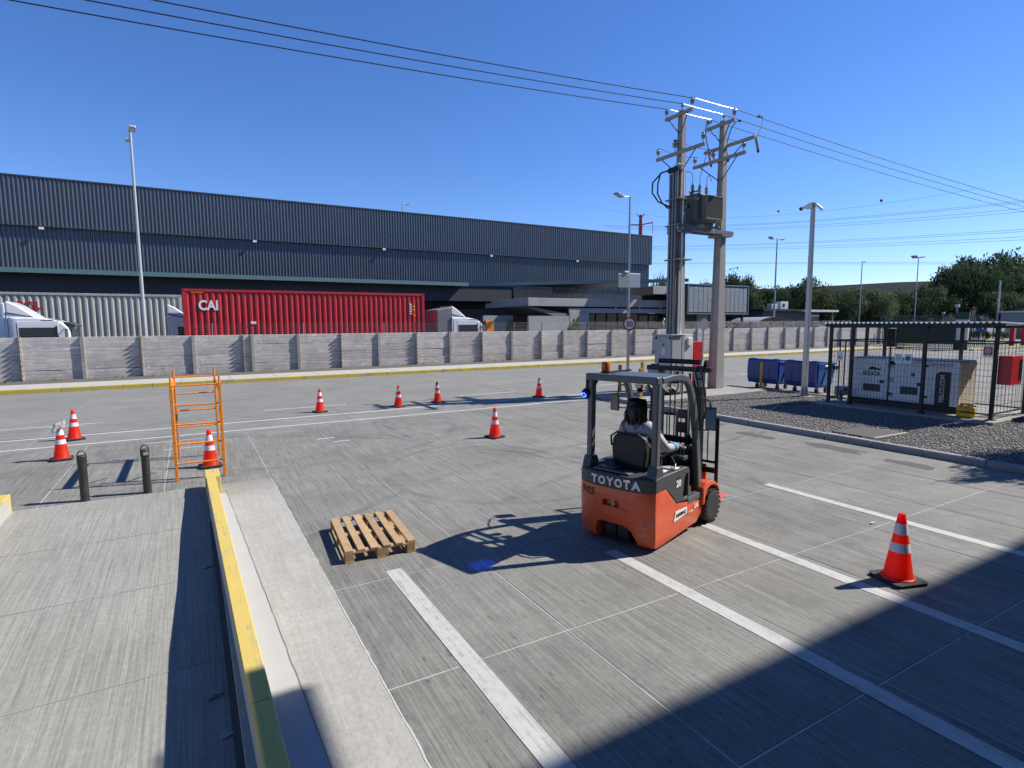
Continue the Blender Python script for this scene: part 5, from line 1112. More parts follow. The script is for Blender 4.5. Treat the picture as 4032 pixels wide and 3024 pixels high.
# ---- cones
def cone_mb():
    t = thing('traffic_cone', '', 'traffic cone', (0, 0, 0), 0, 'orange traffic cones')
    base = MB().prism([(-.16, -.19), (.16, -.19), (.19, -.16), (.19, .16), (.16, .19), (-.16, .19), (-.19, .16), (-.19, -.16)], .004, .035, 2).build('base', M['rubber'], t, bevel=.006)
    H_ = .70
    def r(z): return .135+(.033-.135)*(z-.035)/(H_-.035)
    def seg(nm, z0, z1, mat, e=0): return MB().lathe([(r(z0)+e, z0), (r(z1)+e, z1)], n=28, cap=False).build(nm, M[mat], t, auto=True)
    MB().lathe([(.155, .035), (.150, .048), (.137, .055), (r(.065), .065), (r(.30), .30), (r(.42), .42), (r(.62), .62), (r(.70), .695), (r(.70)-.004, .70), (r(.70)-.012, .70), (r(.62)-.012, .60)], n=28, cap=False).build('body', M['cone'], t, auto=True)
    seg('reflective_band', .315, .405, 'reflex', .0025); seg('reflective_band', .495, .605, 'reflex', .0025)
    return t
c0 = cone_mb(); c0['label'] = 'large nearest traffic cone at the edge of the shade in the parking bays'
c0.location = (6.178, 2.84, .001); c0.rotation_euler = (0, 0, R(-18))
CN = [((-2.352, 14.076), 8, 'traffic cone with a crumpled white cloth on its tip, at the far left'), ((-2.479, 16.441), 20, 'traffic cone standing right behind the cloth-topped one at the far left'),
 ((.213, 11.879), 5, 'traffic cone standing inside the orange steel frame'), ((3.349, 17.71), 12, 'traffic cone alone on the road, leftmost of the far row'), ((5.745, 17.474), 30, 'traffic cone in the far row, left one of the close pair'),
 ((7.25, 17.80), 3, 'traffic cone in the far row, right one of the close pair'), ((6.098, 11.498), 16, 'traffic cone alone in the middle of the yard left of the forklift'), ((10.927, 17.137), 24, 'traffic cone in the far row nearest the utility poles'), ((6.80, 7.91), 0, 'traffic cone mostly hidden behind the forklift seat')]
for (x, y), a, lb in CN:
    c = copy_tree(c0, (x, y, .001), R(a), lb); c.rotation_euler = (R(random.uniform(-1.6, 1.6)), R(random.uniform(-1.2, 1.2)), R(a)); c.location.z = .004
q = random.Random(4); mb = MB(); g_ = 10; vs = []
for i in range(g_+1):
    for j in range(g_+1):
        u, v = i/g_-.5, j/g_-.5; r_ = math.hypot(u, v); vs.append((u*.24+q.uniform(-.01, .01), v*.16+q.uniform(-.01, .01), .045-.28*max(0, r_-.12)*abs(v)*2+q.uniform(-.018, .018)+u*.12))
mb.add(vs, [(i*(g_+1)+j, (i+1)*(g_+1)+j, (i+1)*(g_+1)+j+1, i*(g_+1)+j+1) for i in range(g_) for j in range(g_)])
o = mb.build('cloth', M['paper'], None, (-2.36, 14.07, .70), fixn=False); so_ = o.modifiers.new('t', 'SOLIDIFY'); so_.thickness = .006; o.modifiers.new('s', 'SUBSURF').levels = 1; tag(o, 'crumpled white cloth draped over a cone tip', 'cloth')
# ---- bollards by the ramp
bo = thing('ramp_bollard', 'black steel bollard with a loop handle, left of the two at the ramp head', 'bollard', (-1.52, 10.5, -.01), R(5), 'black bollards at the ramp head')
MB().cyl((0, 0, 0), (0, 0, .66), .058, n=20).build('post', M['boll'], bo, auto=True); MB().lathe([(.062, .60), (.064, .61), (.064, .70), (.05, .715), (0, .72)], n=20, cap=False).build('cap', M['boll'], bo, auto=True)
MB().tube([(.055*math.cos(a), 0, .70+.085*math.sin(a)) for a in [math.pi*i/10 for i in range(11)]], .009, 6).build('loop_handle', M['boll'], bo)
MB().lathe([(.066, 0), (.064, .02)], n=20).build('foot', M['boll'], bo)
copy_tree(bo, (-.716, 10.5, -.01), R(12), 'black steel bollard with a worn sticker, right of the two at the ramp head')
o = MB().box(-.03, -.0655, .63, .04, -.0605, .68).build('worn_sticker', M['porc'], [x for x in COL.objects if x.name.startswith('ramp_bollard') and x.location.x > -1][0])
# ---- orange steel frame
lf = thing('steel_frame', 'tall orange tubular steel frame of rungs standing over a cone', 'frame', (0, 0, 0))
xl0, xl1, yf, yb_ = -.317, .412, 11.0, 12.90
for x, y in ((xl0, yf), (xl1, yf), (xl0+.01, yb_), (xl1-.01, yb_)):
    w_ = .05 if y == yf else .04
    p_ = MB().box(x-w_/2, y-w_/2, 0, x+w_/2, y+w_/2, 1.66).build('upright', M['ladder'], lf, bevel=.005)
    MB().cyl((x, y, 1.66), (x, y, 1.79), .016, n=8).build('spigot', M['ladder'], p_)
    mb = MB(); 
    for k in range(9): mb.cyl((x-.0, y-w_/2-.001, .12+k*.18), (x, y-w_/2+.004, .12+k*.18), .007, n=6)
    mb.build('pin_holes', M['dark'], p_)
for y in (yf, yb_):
    for k in range(5):
        MB().cyl((xl0+.02, y, .30+.335*k), (xl1-.02, y, .30+.335*k), .014, n=8).build('rung', M['ladder'], lf)
for x in (xl0, xl1):
    MB().box(x-.012, yf+.03, 1.48, x+.012, yb_-.02, 1.60).build('side_plate', M['ladder'], lf)
    MB().bar((x, yf+.03, 1.44), (x, yf+.6, 1.05), .03, .012).build('diagonal_brace', M['ladder'], lf)
# ---- pallet
pa = thing('pallet', 'light wooden pallet lying in the sun between the pale island and the forklift', 'pallet', (1.36, 6.13, 0), R(-4.5))
# local x width 0.80, y length 1.20
q = random.Random(2)
for i in range(6):
    x = i*.142; w_ = .088+q.uniform(-.006, .006)
    o = MB().box(x, q.uniform(-.008, .004), .122, x+w_, 1.2+q.uniform(-.01, .006), .144).build('deck_board', M['wood'], pa, bevel=.003, seg=1)
for j, y in enumerate((0.0, .555, 1.11)): MB().box(.0, y+.002, .10, .798, y+.092, .1215).build('stringer_board', M['wood'], pa, bevel=.002, seg=1)
for x in (.0, .355, .70):
    for y in (0.002, .54, 1.08): MB().box(x, y, .022, x+.098+(.03 if x == .355 else 0), y+.12, .0995).build('block', M['woodd'], pa, bevel=.004, seg=1)
    MB().box(x-.0, 0, 0, x+.10, 1.2, .0215).build('bottom_board', M['wood'], pa, bevel=.002, seg=1)
# litter
o = MB().add([(0, 0, 0), (.10, .02, .012), (.11, .07, .004), (.02, .06, .015)], [(0, 1, 2, 3)]).build('paper_scrap', M['paper'], None, (.02, 4.12, -.195)); o.modifiers.new('t', 'SOLIDIFY').thickness = .001; tag(o, 'scrap of pale paper lying in the shade of the ramp', 'litter')
o = MB().tube([(0, 0, 0), (.04, .05, .01), (.10, .06, .0), (.09, .03, .005), (.0, .02, .0)], .004, 5).build('cable_scrap', M['black'], None, (-.03, 4.6, -.19)); tag(o, 'short curl of black cable on the shaded ramp near the paper', 'litter')
o = MB().tube([(0, 0, 0), (.06, .01, .0), (.13, .07, .0)], .005, 5).build('cable_scrap', M['black'], None, (.0, 7.1, -.11)); tag(o, 'short black cable piece on the shaded ramp by the curb', 'litter')
o = MB().box(0, 0, 0, .10, .03, .01).build('foil_scrap', M['paper'], None, (7.62, 3.85, .006)); tag(o, 'tiny white scrap on the slab beyond the nearest cone', 'litter')

# ================================================================== FORKLIFT
FL = (4.225, 5.03, 0); FR = R(17.5)
fk = thing('forklift', 'orange and grey three-wheel electric forklift with an overhead guard, seen from behind', 'forklift', FL, FR)
HWD = .515
def shape_rear(o, amt=.10, u_lim=.35, hw=HWD, front=None, bot=None):
    for v in o.data.vertices:
        x, y, z = v.co; k = min(1, abs(y)/hw)
        if x < u_lim: x += amt*(k**4)*(1-max(0, x)/u_lim)
        if bot and z < bot[0]: x += (bot[0]-z)*bot[1]*(1-min(1, max(0, x)/.5))
        v.co = (x, y, z)
# counterweight and chassis side
poly = [(.0, .71), (-.005, .58), (.0, .38), (.015, .18), (.04, .08), (.10, .04), (.30, .035), (1.20, .10), (1.31, .19), (1.335, .37), (1.26, .375), (.62, .48), (.585, .51), (.40, .67), (.34, .715), (.17, .715)]
cw = MB().prism(poly, -HWD, HWD, 1, 20).build('counterweight', M['orange'], fk)
shape_rear(cw, .11, .40)
for v in cw.data.vertices:       # slight tumblehome and rounded lower edge
    x, y, z = v.co
    if z < .12: v.co.y = y*(1-.05*(.12-z)/.07)
cut = MB().prism([(-.36, -.1), (.24, -.1), (.235, .18), (.21, .26), (.15, .29), (-.16, .285), (-.25, .24), (-.30, .15), (-.34, .02)], -.3, .62, 0, 1).build('cut', None); cut.parent = None
cut.location = FL; cut.rotation_euler = (0, 0, FR); boolean(cw, cut)
cut = MB().prism([(-.10, .49), (.13, .49), (.13, .545), (.08, .57), (-.08, .57), (-.10, .54)], -.1, .07, 0, 1).build('cut', None); cut.location = FL; cut.rotation_euler = (0, 0, FR); boolean(cw, cut)
cut = MB().prism([(.30, .375), (1.6, .375), (1.6, 1.2), (.30, 1.2)], -HWD+.05, HWD-.05, 1).build('cut', None); cut.location = FL; cut.rotation_euler = (0, 0, FR); boolean(cw, cut)
bv = cw.modifiers.new('bevel', 'BEVEL'); bv.width = .022; bv.segments = 3; bv.limit_method = 'ANGLE'; bv.angle_limit = R(40)
for pgn in cw.data.polygons: pgn.use_smooth = True
cw.modifiers.new('es', 'EDGE_SPLIT').split_angle = R(50)
cw.data.materials.clear(); cw.data.materials.append(M['orange'])
MB().box(.02, -.015, .49, .03, .015, .57).build('tow_pin', M['steel'], fk)
MB().prism([(-.24, .470), (.25, .470), (.14, .488), (-.12, .488)], -.012, .01, 0).build('tow_lip', M['orange'], fk, bevel=.004)
# rear steer wheels and dark underside
for y in (-.10, .07): MB().lathe([(.10, -.07), (.19, -.075), (.20, -.06), (.20, .06), (.19, .075), (.10, .07)], (.28, y, .20), 28, 1).build('steer_wheel', M['rubber'], fk, auto=True)
MB().prism([(-.30, .06), (.22, .06), (.19, .262), (-.15, .262), (-.24, .22)], .45, .60, 0).build('wheel_well', M['dark'], fk)
MB().box(.05, -.335, .045, .058, -.30, .05).build('seam', M['dark'], fk)
MB().box(.62, -.44, .10, 1.25, .44, .40).build('underside', M['black'], fk)
# grey band over the counterweight
band = MB().prism([(-.004, .713), (.0, .85), (.015, .876), (.26, .888), (.26, .713)], -HWD-.003, HWD+.003, 1, 20).build('rear_cover', M['fgrey'], fk); shape_rear(band, .11, .40)
bv = band.modifiers.new('bevel', 'BEVEL'); bv.width = .012; bv.segments = 2; bv.limit_method = 'ANGLE'; bv.angle_limit = R(40)
MB().prism([(-.20, .889), (.30, .889), (.30, .906), (-.16, .906)][::1], .05, .20, 0).build('service_lid', M['guard'], fk, bevel=.006)
# lettering on the rear, curved letter by letter with the cover
wd = [.088, .104, .10, .104, .088, .114]; ws = sum(wd)+.012*5; y = ws/2-.045
for ch, w_ in zip('TOYOTA', wd):
    yc_ = y-w_/2; xx = .11*(abs(yc_)/HWD)**4; sl_ = .11*4*(abs(yc_)**3)/HWD**4*(1 if yc_ > 0 else -1)
    text('lettering', ch, M['lettW2'], fk, (-.010+xx+(.11*(abs(y)/HWD)**4-xx), y, .738), (-sl_*1.0, -1, 0), (0, 0, 1), w_*1.0, .104, .008, bold=.05)
    y -= w_+.012
for ch, y in zip('9425', (.455, .40, .345, .29)):
    xx = .11*(abs(y)/HWD)**4; text('lettering', ch, M['lettk'], fk, (xx-.006, y, .575), (-.11*4*y**3/HWD**4, -1, 0), (0, 0, 1), .042, .095, .004, bold=.02)
# battery hood (grey side panels), deck
hood = MB().prism([(.262, .718), (.345, .718), (.405, .675), (.60, .505), (.63, .485), (.93, .45), (.955, .49), (.955, .83), (.93, .872), (.86, .888), (.262, .888)], -HWD-.004, HWD+.004, 1, 2).build('battery_hood', M['fgrey'], fk)
cut = MB().prism([(.79, .53), (.84, .50), (.91, .52), (.91, .79), (.87, .81), (.82, .75)], -.7, -HWD+.07, 1).build('cut', None); cut.location = FL; cut.rotation_euler = (0, 0, FR); boolean(hood, cut)
bv = hood.modifiers.new('bevel', 'BEVEL'); bv.width = .022; bv.segments = 3; bv.limit_method = 'ANGLE'; bv.angle_limit = R(40)
hood.data.materials.clear(); hood.data.materials.append(M['fgrey'])
MB().box(.80, -HWD+.068, .50, .93, -HWD+.075, .82).build('hood_recess', M['black'], fk)
text('lettering', '20', M['lettw'], fk, (.585, -HWD-.0075, .685), (1, 0, 0), (0, 0, 1), .125, .085, .004, bold=.03)
text('lettering', 'TRACTION', M['lettg'], fk, (.59, -HWD-.0075, .785), (1, 0, 0), (0, 0, 1), .115, .025, .003)
MB().box(.42, -.44, .889, .54, -.30, .893).build('sticker', M['lettw'], fk); MB().box(.62, -.42, .889, .74, -.26, .893).build('sticker', M['grey'], fk); MB().box(.66, -.48, .882, .76, -.44, .893).build('sticker', M['lettw'], fk)
MB().lathe([(.05, 0), (.045, .03)], (.33, -.42, .889), 12).build('cap', M['black'], fk)
# decals on the chassis
st_ = MB().prism([(.555, .265), (.90, .295), (.90, .375), (.60, .385)][::1], -HWD-.004, -HWD-.0005, 1).build('white_sticker', M['lettw'], fk)
text('lettering', 'ARRIMAQ', M['lettk'], fk, (.60, -HWD-.0065, .295), (1, .0, 0.03), (0, 0, 1), .27, .055, .002, bold=.01)
text('lettering', 'SAS', M['lettw'], fk, (1.10, -HWD-.004, .30), (1, 0, .03), (0, 0, 1), .12, .06, .003, bold=.03)
text('lettering', 'SYSTEM', M['lettw'], fk, (.95, -HWD-.004, .275), (1, 0, .03), (0, 0, 1), .12, .022, .003)
# scuffs on the rear corner
q = random.Random(8); mb = MB()
for k in range(46):
    z = q.uniform(.08, .42); y = -q.uniform(.36, .475); xx = .11*(abs(y)/HWD)**4; a = q.uniform(.006, .03); b = q.uniform(.002, .006)
    sl_ = -.11*4*(abs(y)**3)/HWD**4; 
    if q.random() < .5: a, b = b*2, a*1.2
    if z > .12: mb.add([(xx-.0015+sl_*a*-1, y+a, z), (xx-.0015+sl_*a, y-a, z+q.uniform(-.004, .004)), (xx-.0015+sl_*a, y-a, z+b), (xx-.0015-sl_*a, y+a, z+b)], [(0, 1, 2, 3)])
for k in range(14):
    u = q.uniform(.16, 1.2); z = q.uniform(.12, .36) if u > .5 else q.uniform(.12, .66); a = q.uniform(.004, .03); b = q.uniform(.002, .005)
    if q.random() < .4: a, b = .003, q.uniform(.01, .03)
    mb.add([(u, -HWD-.0012, z), (u+a, -HWD-.0012, z+a*.3), (u+a, -HWD-.0012, z+b+a*.3), (u, -HWD-.0012, z+b)], [(0, 1, 2, 3)])
o = mb.build('paint_scuffs', M['porc'], fk, fixn=False); o['kind'] = 'stuff'
# floor, steps, dash
MB().box(.93, -.44, .43, 1.42, .44, .46).build('floor_plate', M['black'], fk)
stp = MB().prism([(.92, .40), (1.33, .39), (1.36, .44), (1.30, .475), (.93, .475)], -HWD-.004, -.36, 1).build('step', M['guard'], fk, bevel=.01)
mb = MB()
for i in range(4):
    for j in range(5): mb.box(.98+j*.065, -.49+i*.034, .4765, 1.02+j*.065, -.475+i*.034, .484)
mb.build('step_tread', M['steel'], stp)
MB().box(.965, -.49, .48, 1.07, -.40, .60).build('pedal_box', M['guard'], fk, bevel=.02)
dsh = MB().prism([(1.34, .46), (1.50, .46), (1.46, 1.02), (1.30, 1.06), (1.24, 1.00)], -.42, .42, 1, 1).build('dashboard', M['black'], fk, bevel=.02)
MB().box(1.20, .2, 1.0, 1.3, .3, 1.16).build('display', M['black'], dsh, bevel=.01)
col_ = MB().tube([(1.28, .03, .98), (1.02, .03, 1.10)], .035, 8).build('steering_column', M['black'], fk)
a0 = Vector((.98, .03, 1.13)); nrm = Vector((-.86, 0, .5)).normalized(); ux = Vector((0, 1, 0)); uy = nrm.cross(ux)
sw_ = MB().tube([a0+(ux*math.cos(t)+uy*math.sin(t))*.155 for t in [2*math.pi*i/28 for i in range(29)]], .013, 8, False)
for a in (0, 2.1, 4.2): sw_.tube([a0, a0+(ux*math.cos(a)+uy*math.sin(a))*.155], .009, 6)
sw_.cyl(a0-nrm*.02, a0+nrm*.015, .035, n=12); kn = a0+(ux*math.cos(2.6)+uy*math.sin(2.6))*.14; sw_.cyl(kn, kn+nrm*.06, .017, n=10); sw_.build('steering_wheel', M['black'], fk, auto=True)
# fenders and front wheels
for s in (-1, 1):
    y0, y1 = (s*.30, s*.56); 
    pr = [(1.30, .30), (1.30, .52), (1.38, .575), (1.50, .575), (1.66, .545), (1.78, .47), (1.83, .38), (1.80, .37), (1.74, .45), (1.64, .50), (1.52, .515), (1.42, .48), (1.36, .38), (1.345, .30)]
    MB().prism(pr, min(y0, y1*.985), max(y0, y1*.985), 1).build('front_fender', M['orange'], fk, bevel=.012)
    wx, wz = 1.60, .226; yc_ = s*.47
    wl = MB().lathe([(.115, -.085), (.19, -.09), (.215, -.075), (.226, -.05), (.226, .05), (.215, .075), (.19, .09), (.115, .085)], (wx, yc_, wz), 40, 1).build('front_wheel', M['rubber'], fk, auto=True)
    mb = MB()
    for k in range(20):
        a = 2*math.pi*k/20; rot = Matrix.Rotation(-a, 3, 'Y'); 
        mb.cbox((wx+math.cos(a)*.222, yc_+s*.055, wz+math.sin(a)*.222), (.012, .07, .036), rot)
    mb.build('tread', M['rubber'], wl)
    MB().lathe([(.0, s*.02), (.05, s*.045), (.055, s*.02), (.10, s*.015), (.118, s*.075), (.125, s*.08)], (wx, yc_, wz), 24, 1, False).build('rim', M['greyb'], wl, auto=True)
    MB().lathe([(.0, s*.08-s*.09), (.10, s*.08-s*.09)], (wx, yc_, wz), 20, 1, False).build('hub', M['black'], wl)
# overhead guard
for s in (-1, 1):
    y = s*.445
    MB().bar((.20, y, .70), (.225, y, 2.0), .078, .088, (1, 0, 0)).build('rear_pillar', M['guard'], fk, bevel=.018, seg=3)
    MB().prism([(.10, .70), (.31, .70), (.30, .94), (.26, 1.01), (.15, 1.01), (.11, .90)], y-.062, y+.062, 1).build('pillar_bracket', M['fgrey'], fk, bevel=.015)
    path = [(.30, 1.985), (.55, 2.0), (.75, 1.995), (.90, 1.965), (1.0, 1.90), (1.07, 1.80), (1.13, 1.66), (1.18, 1.50), (1.25, 1.2), (1.31, .85), (1.36, .52)]
    mb = MB()
    P_ = [Vector((u, y, z)) for u, z in path]; vs = []
    for i, p in enumerate(P_):
        d = (P_[min(i+1, len(P_)-1)]-P_[max(i-1, 0)]).normalized(); nn_ = Vector((-d.z, 0, d.x)); k = i/(len(P_)-1); hw_, hn = .034, .035+.02*k
        for a, b in ((-1, -1), (1, -1), (1, 1), (-1, 1)): vs.append(p+Vector((0, a*hw_, 0))+nn_*b*hn)
    mb.add(vs, [(i*4+j, i*4+(j+1) % 4, i*4+4+(j+1) % 4, i*4+4+j) for i in range(len(P_)-1) for j in range(4)]+[(0, 1, 2, 3), tuple(len(vs)-1-k for k in range(4))])
    MB.build(mb, 'front_pillar', M['guard'], fk, bevel=.014, seg=3)
MB().bar((.19, -.49, 1.995), (.19, .49, 1.995), .10, .085, (0, 0, 1)).build('rear_beam', M['guard'], fk, bevel=.016, seg=3)
MB().bar((.95, -.43, 1.93), (.95, .43, 1.93), .06, .05).build('front_beam', M['guard'], fk, bevel=.01)
for i in range(5):
    u = .34+.13*i; MB().box(u, -.40, 1.965, u+.035, .40, 1.995).build('guard_slat', M['guard'], fk, bevel=.005, seg=1)
MB().box(.24, -.43, 2.012, .80, .43, 2.024).build('roof_plate', M['guard'], fk, bevel=.004)
MB().bar((.28, .36, 2.03), (.95, .34, 2.03), .03, .02).build('roof_rail', M['black'], fk)
# roof beacon, blue lamp, working lamps, mirrors
bc = MB().lathe([(.06, 0), (.055, .03), (.035, .04)], (.30, .30, 2.03), 18).build('beacon_base', M['black'], fk); MB().box(.20, .22, 2.012, .42, .38, 2.03).build('beacon_bracket', M['black'], bc)
MB().lathe([(.048, .035), (.052, .05), (.052, .12), (.040, .145), (0, .150)], (.30, .30, 2.03), 20, 2, False).build('beacon_lens', M['amber'], bc, auto=True)
bl = MB().lathe([(.05, .04), (.055, 0), (.05, -.03), (.03, -.05)], (0, 0, 0), 16, 0).build('blue_lamp', M['black'], fk, (.17, .50, 1.79)); bl.rotation_euler = (0, R(-28), 0)
mb = MB()
for a in range(6): mb.cyl((-.052, .027*math.cos(a), .027*math.sin(a)), (-.049, .027*math.cos(a), .027*math.sin(a)), .009, n=8)
mb.build('blue_leds', M['led'], bl); MB().bar((.03, 0, .0), (.10, -.02, .18), .03, .03).build('lamp_bracket', M['black'], bl)
MB().bar((.22, .38, 1.95), (.17, .49, 1.72), .03, .05).build('lamp_bar', M['black'], fk)
def mir(name, c, sz, rotz, mat='mirrord', arm=None):
    o = MB().cbox((0, 0, 0), sz).build(name, M['black'], fk, c, bevel=.012); o.rotation_euler = (0, 0, rotz)
    MB().cbox((-sz[0]/2-.001, 0, 0), (.004, sz[1]*.88, sz[2]*.88)).build('mirror_face', M[mat], o, bevel=.0)
    if arm: MB().tube(arm, .011, 6).build('mirror_arm', M['black'], fk)
mir('left_mirror', (1.28, .78, 1.53), (.03, .15, .24), R(-8), 'mirrord', [(1.05, .45, 1.80), (1.15, .58, 1.80), (1.28, .72, 1.76), (1.28, .74, 1.62)])
mir('right_mirror', (1.34, -.60, 1.43), (.03, .13, .30), R(14), 'mirror', [(1.13, -.44, 1.70), (1.20, -.53, 1.72), (1.30, -.60, 1.66), (1.33, -.60, 1.58)])
MB().tube([(1.15, -.45, 1.32), (1.28, -.52, 1.28), (1.34, -.60, 1.29)], .008, 6).build('mirror_arm', M['black'], fk)
cv = []
for i in range(9):
    for j in range(13):
        a = math.pi+math.pi*j/12; r_ = i/8; cv.append((-.045*(1-r_*r_), r_*.13*math.cos(a), r_*.13*math.sin(a)*1.05))
o = MB().add(cv, [(i*13+j, i*13+j+1, (i+1)*13+j+1, (i+1)*13+j) for i in range(8) for j in range(12)]).build('convex_mirror', M['mirror'], fk, (.93, -.22, 1.90), smooth=True); o.rotation_euler = (0, R(-12), R(-6)); MB().tube([(.0, -.13+.0, 0.002), (0, .13, .002)], .008, 6).build('mirror_rim', M['black'], o)
MB().tube([(.0, .134*math.cos(a), .139*math.sin(a)) for a in [math.pi+math.pi*i/14 for i in range(15)]], .008, 6).build('mirror_rim', M['black'], o)
MB().cyl((.70, -.435, 2.03), (.70, -.435, 2.07), .035, n=14).build('guard_clamp', M['steel'], fk)
for (u, v, z) in ((.98, .08, 1.80), (.98, .22, 1.83)):
    o = MB().lathe([(.05, -.03), (.055, 0), (.035, .04)], (u, v, z), 16, 0).build('work_lamp', M['black'], fk); MB().lathe([(.045, -.034), (.045, -.031)], (u, v, z), 16, 0).build('lamp_glass', M['mirror'], o)
    MB().bar((u+.02, v, z), (u, v+.02, 1.95), .03, .03).build('lamp_bracket', M['black'], o)
# mast
for s in (-1, 1):
    for (u, yy, z1, nm) in ((1.60, .335, 2.08, 'outer_rail'), (1.645, .27, 2.06, 'inner_rail')):
        y = s*yy; mb = MB(); mb.prism([(u-.06, y-.035), (u+.06, y-.035), (u+.06, y-.018), (u-.045, y-.018), (u-.045, y+.018), (u+.06, y+.018), (u+.06, y+.035), (u-.06, y+.035)], .10, z1, 2); mb.build(nm, M['mast'], fk, bevel=.004, seg=1)
    MB().cyl((1.52, s*.22, .15), (1.52, s*.22, 1.15), .032, n=14).build('lift_cylinder', M['mast'], fk, auto=True); MB().cyl((1.52, s*.22, 1.15), (1.52, s*.22, 1.98), .018, n=10).build('piston_rod', M['steel'], fk, auto=True)
    MB().prism([(s*.335-.09, 2.0), (s*.335+.09, 2.0), (s*.335+.035, 1.80), (s*.335-.035, 1.80)] if s > 0 else [(s*.335-.09, 2.0), (s*.335+.09, 2.0), (s*.335+.035, 1.80), (s*.335-.035, 1.80)], 1.535, 1.55, 0).build('mast_gusset', M['grey'], fk, bevel=.004)
    MB().box(1.528, s*.335-.035, 1.90, 1.533, s*.335+.035, 1.92).build('gusset_slot', M['dark'], fk)
MB().box(1.53, -.485, 1.995, 1.62, .43, 2.06).build('top_crosshead', M['mast'], fk, bevel=.01)
MB().cyl((1.66, -.30, 2.12), (1.66, .30, 2.12), .035, n=14).build('top_tie', M['mast'], fk, auto=True)
MB().lathe([(.05, -.02), (.06, 0), (.05, .02)], (1.66, -.38, 2.10), 18, 1).build('hose_pulley', M['black'], fk)
MB().box(1.55, -.33, 1.02, 1.60, .33, 1.10).build('mid_crossbar', M['mast'], fk); MB().box(1.55, -.33, .3, 1.62, .33, .42).build('low_crossbar', M['mast'], fk)
for y in (-.06, .04, .11): MB().tube([(1.62, y, .4), (1.62, y, 1.2), (1.64, y, 2.08)], .010, 6).build('hose', M['black'], fk)
for k, y in enumerate((-.20, -.12)):
    MB().tube([(1.5, y-.17, 2.05), (1.47, y-.26, 1.75), (1.44, y-.28, 1.5), (1.5, y-.2, 1.25)], .011, 6).build('hose', M['black'], fk)
MB().box(1.52, -.20, 1.36, 1.6, -.06, 1.48).build('hydraulic_block', M['black'], fk, bevel=.01)
MB().box(1.54, -.18, 1.16, 1.6, -.02, 1.30).build('hydraulic_block', M['black'], fk, bevel=.01)
for y in (-.16, -.03): MB().cyl((1.57, y, .6), (1.57, y, 1.45), .02, n=8).build('chain', M['lampd'], fk)
# carriage, load backrest, forks
for z in (.28, .62): MB().box(1.74, -.50, z, 1.79, .50, z+.07).build('carriage_bar', M['mast'], fk, bevel=.006)
for s in (-1, 1): MB().bar((1.80, s*.50, .30), (1.80, s*.50, 1.36), .045, .03).build('backrest_upright', M['mast'], fk, bevel=.005)
MB().bar((1.80, -.52, 1.36), (1.80, .52, 1.36), .035, .035).build('backrest_top', M['mast'], fk); MB().bar((1.80, -.5, .76), (1.80, .5, .76), .03, .03).build('backrest_bar', M['mast'], fk)
for y in (-.37, -.24, -.10, .10, .24, .37): MB().cyl((1.80, y, .76), (1.80, y, 1.36), .009, n=8).build('backrest_rod', M['mast'], fk)
for s in (-1, 1):
    MB().prism([(1.80, .72), (1.84, .72), (1.84, .14), (2.62, .105), (2.63, .095), (1.80, .085)], s*.30-.055, s*.30+.055, 1).build('fork', M['orange'], fk, bevel=.004, seg=1)
# seat
cush = MB().box(.36, -.27, .88, .86, .17, .98).build('seat_cushion', M['seat'], fk, bevel=.04, seg=4); MB().box(.34, -.22, .918, .80, .12, .90).build('seat_base', M['black'], fk)
bk = MB().prism([(-.27, .93), (.17, .93), (.19, 1.12), (.175, 1.26), (.12, 1.315), (-.05, 1.33), (-.22, 1.315), (-.275, 1.26), (-.29, 1.12)], .27, .38, 0, 1).build('seat_back', M['seat'], fk, bevel=.035, seg=4)
MB().tube([(.26, -.28, 1.16), (.245, -.28, 1.28), (.25, -.2, 1.335), (.25, .1, 1.335), (.245, .175, 1.28), (.26, .175, 1.16)], .013, 8).build('seat_rim', M['black'], fk)
for s, y in ((-1, -.345), (1, .24)): MB().box(.42, y-.03, 1.055, .88, y+.03, 1.085).build('armrest', M['black'], fk, bevel=.012, seg=3); MB().bar((.52, y, 1.05), (.50, y, .90), .04, .03).build('armrest_post', M['black'], fk)
MB().tube([(.80, -.35, 1.03), (.86, -.36, .98), (.80, -.33, .92)], .02, 6).build('lever_mount', M['black'], fk)
for k in range(4): 
    lv = MB().cyl((.93+.0*k, -.44+.045*k, 1.0), (.96, -.44+.045*k, 1.09), .006, n=6).build('control_lever', M['steel'], fk); MB().lathe([(0, -.014), (.012, -.008), (.014, .0), (.010, .010), (0, .014)], (.962, -.44+.045*k, 1.10), 10, 2, False).build('lever_knob', M['lettw'], lv)
MB().box(.88, -.47, .95, 1.0, -.27, 1.0).build('lever_box', M['fgrey'], fk, bevel=.01)
MB().tube([(.55, -.47, .93), (.60, -.49, .90), (.68, -.46, .95), (.62, -.44, 1.05)], .008, 6).build('seat_belt', M['lampd'], fk)
# bundled jacket on the cover
q = random.Random(6); vs = []; g_ = 9
for i in range(g_+1):
    for j in range(g_+1):
        u, v = i/g_-.5, j/g_-.5; vs.append((u*.16+.19+q.uniform(-.01, .01), v*.36+.14+q.uniform(-.01, .01), .935+.06*max(0, 1-(u*u+v*v)*5)+q.uniform(-.012, .014)))
o = MB().add(vs, [(i*(g_+1)+j, (i+1)*(g_+1)+j, (i+1)*(g_+1)+j+1, i*(g_+1)+j+1) for i in range(g_) for j in range(g_)]).build('folded_cloth', M['jeans'], None, (FL[0], FL[1], 0), fixn=False); o.rotation_euler = (0, 0, FR); o.modifiers.new('s', 'SUBSURF').levels = 1; tag(o, 'dark blue cloth bundled on the rear cover of the forklift', 'cloth')
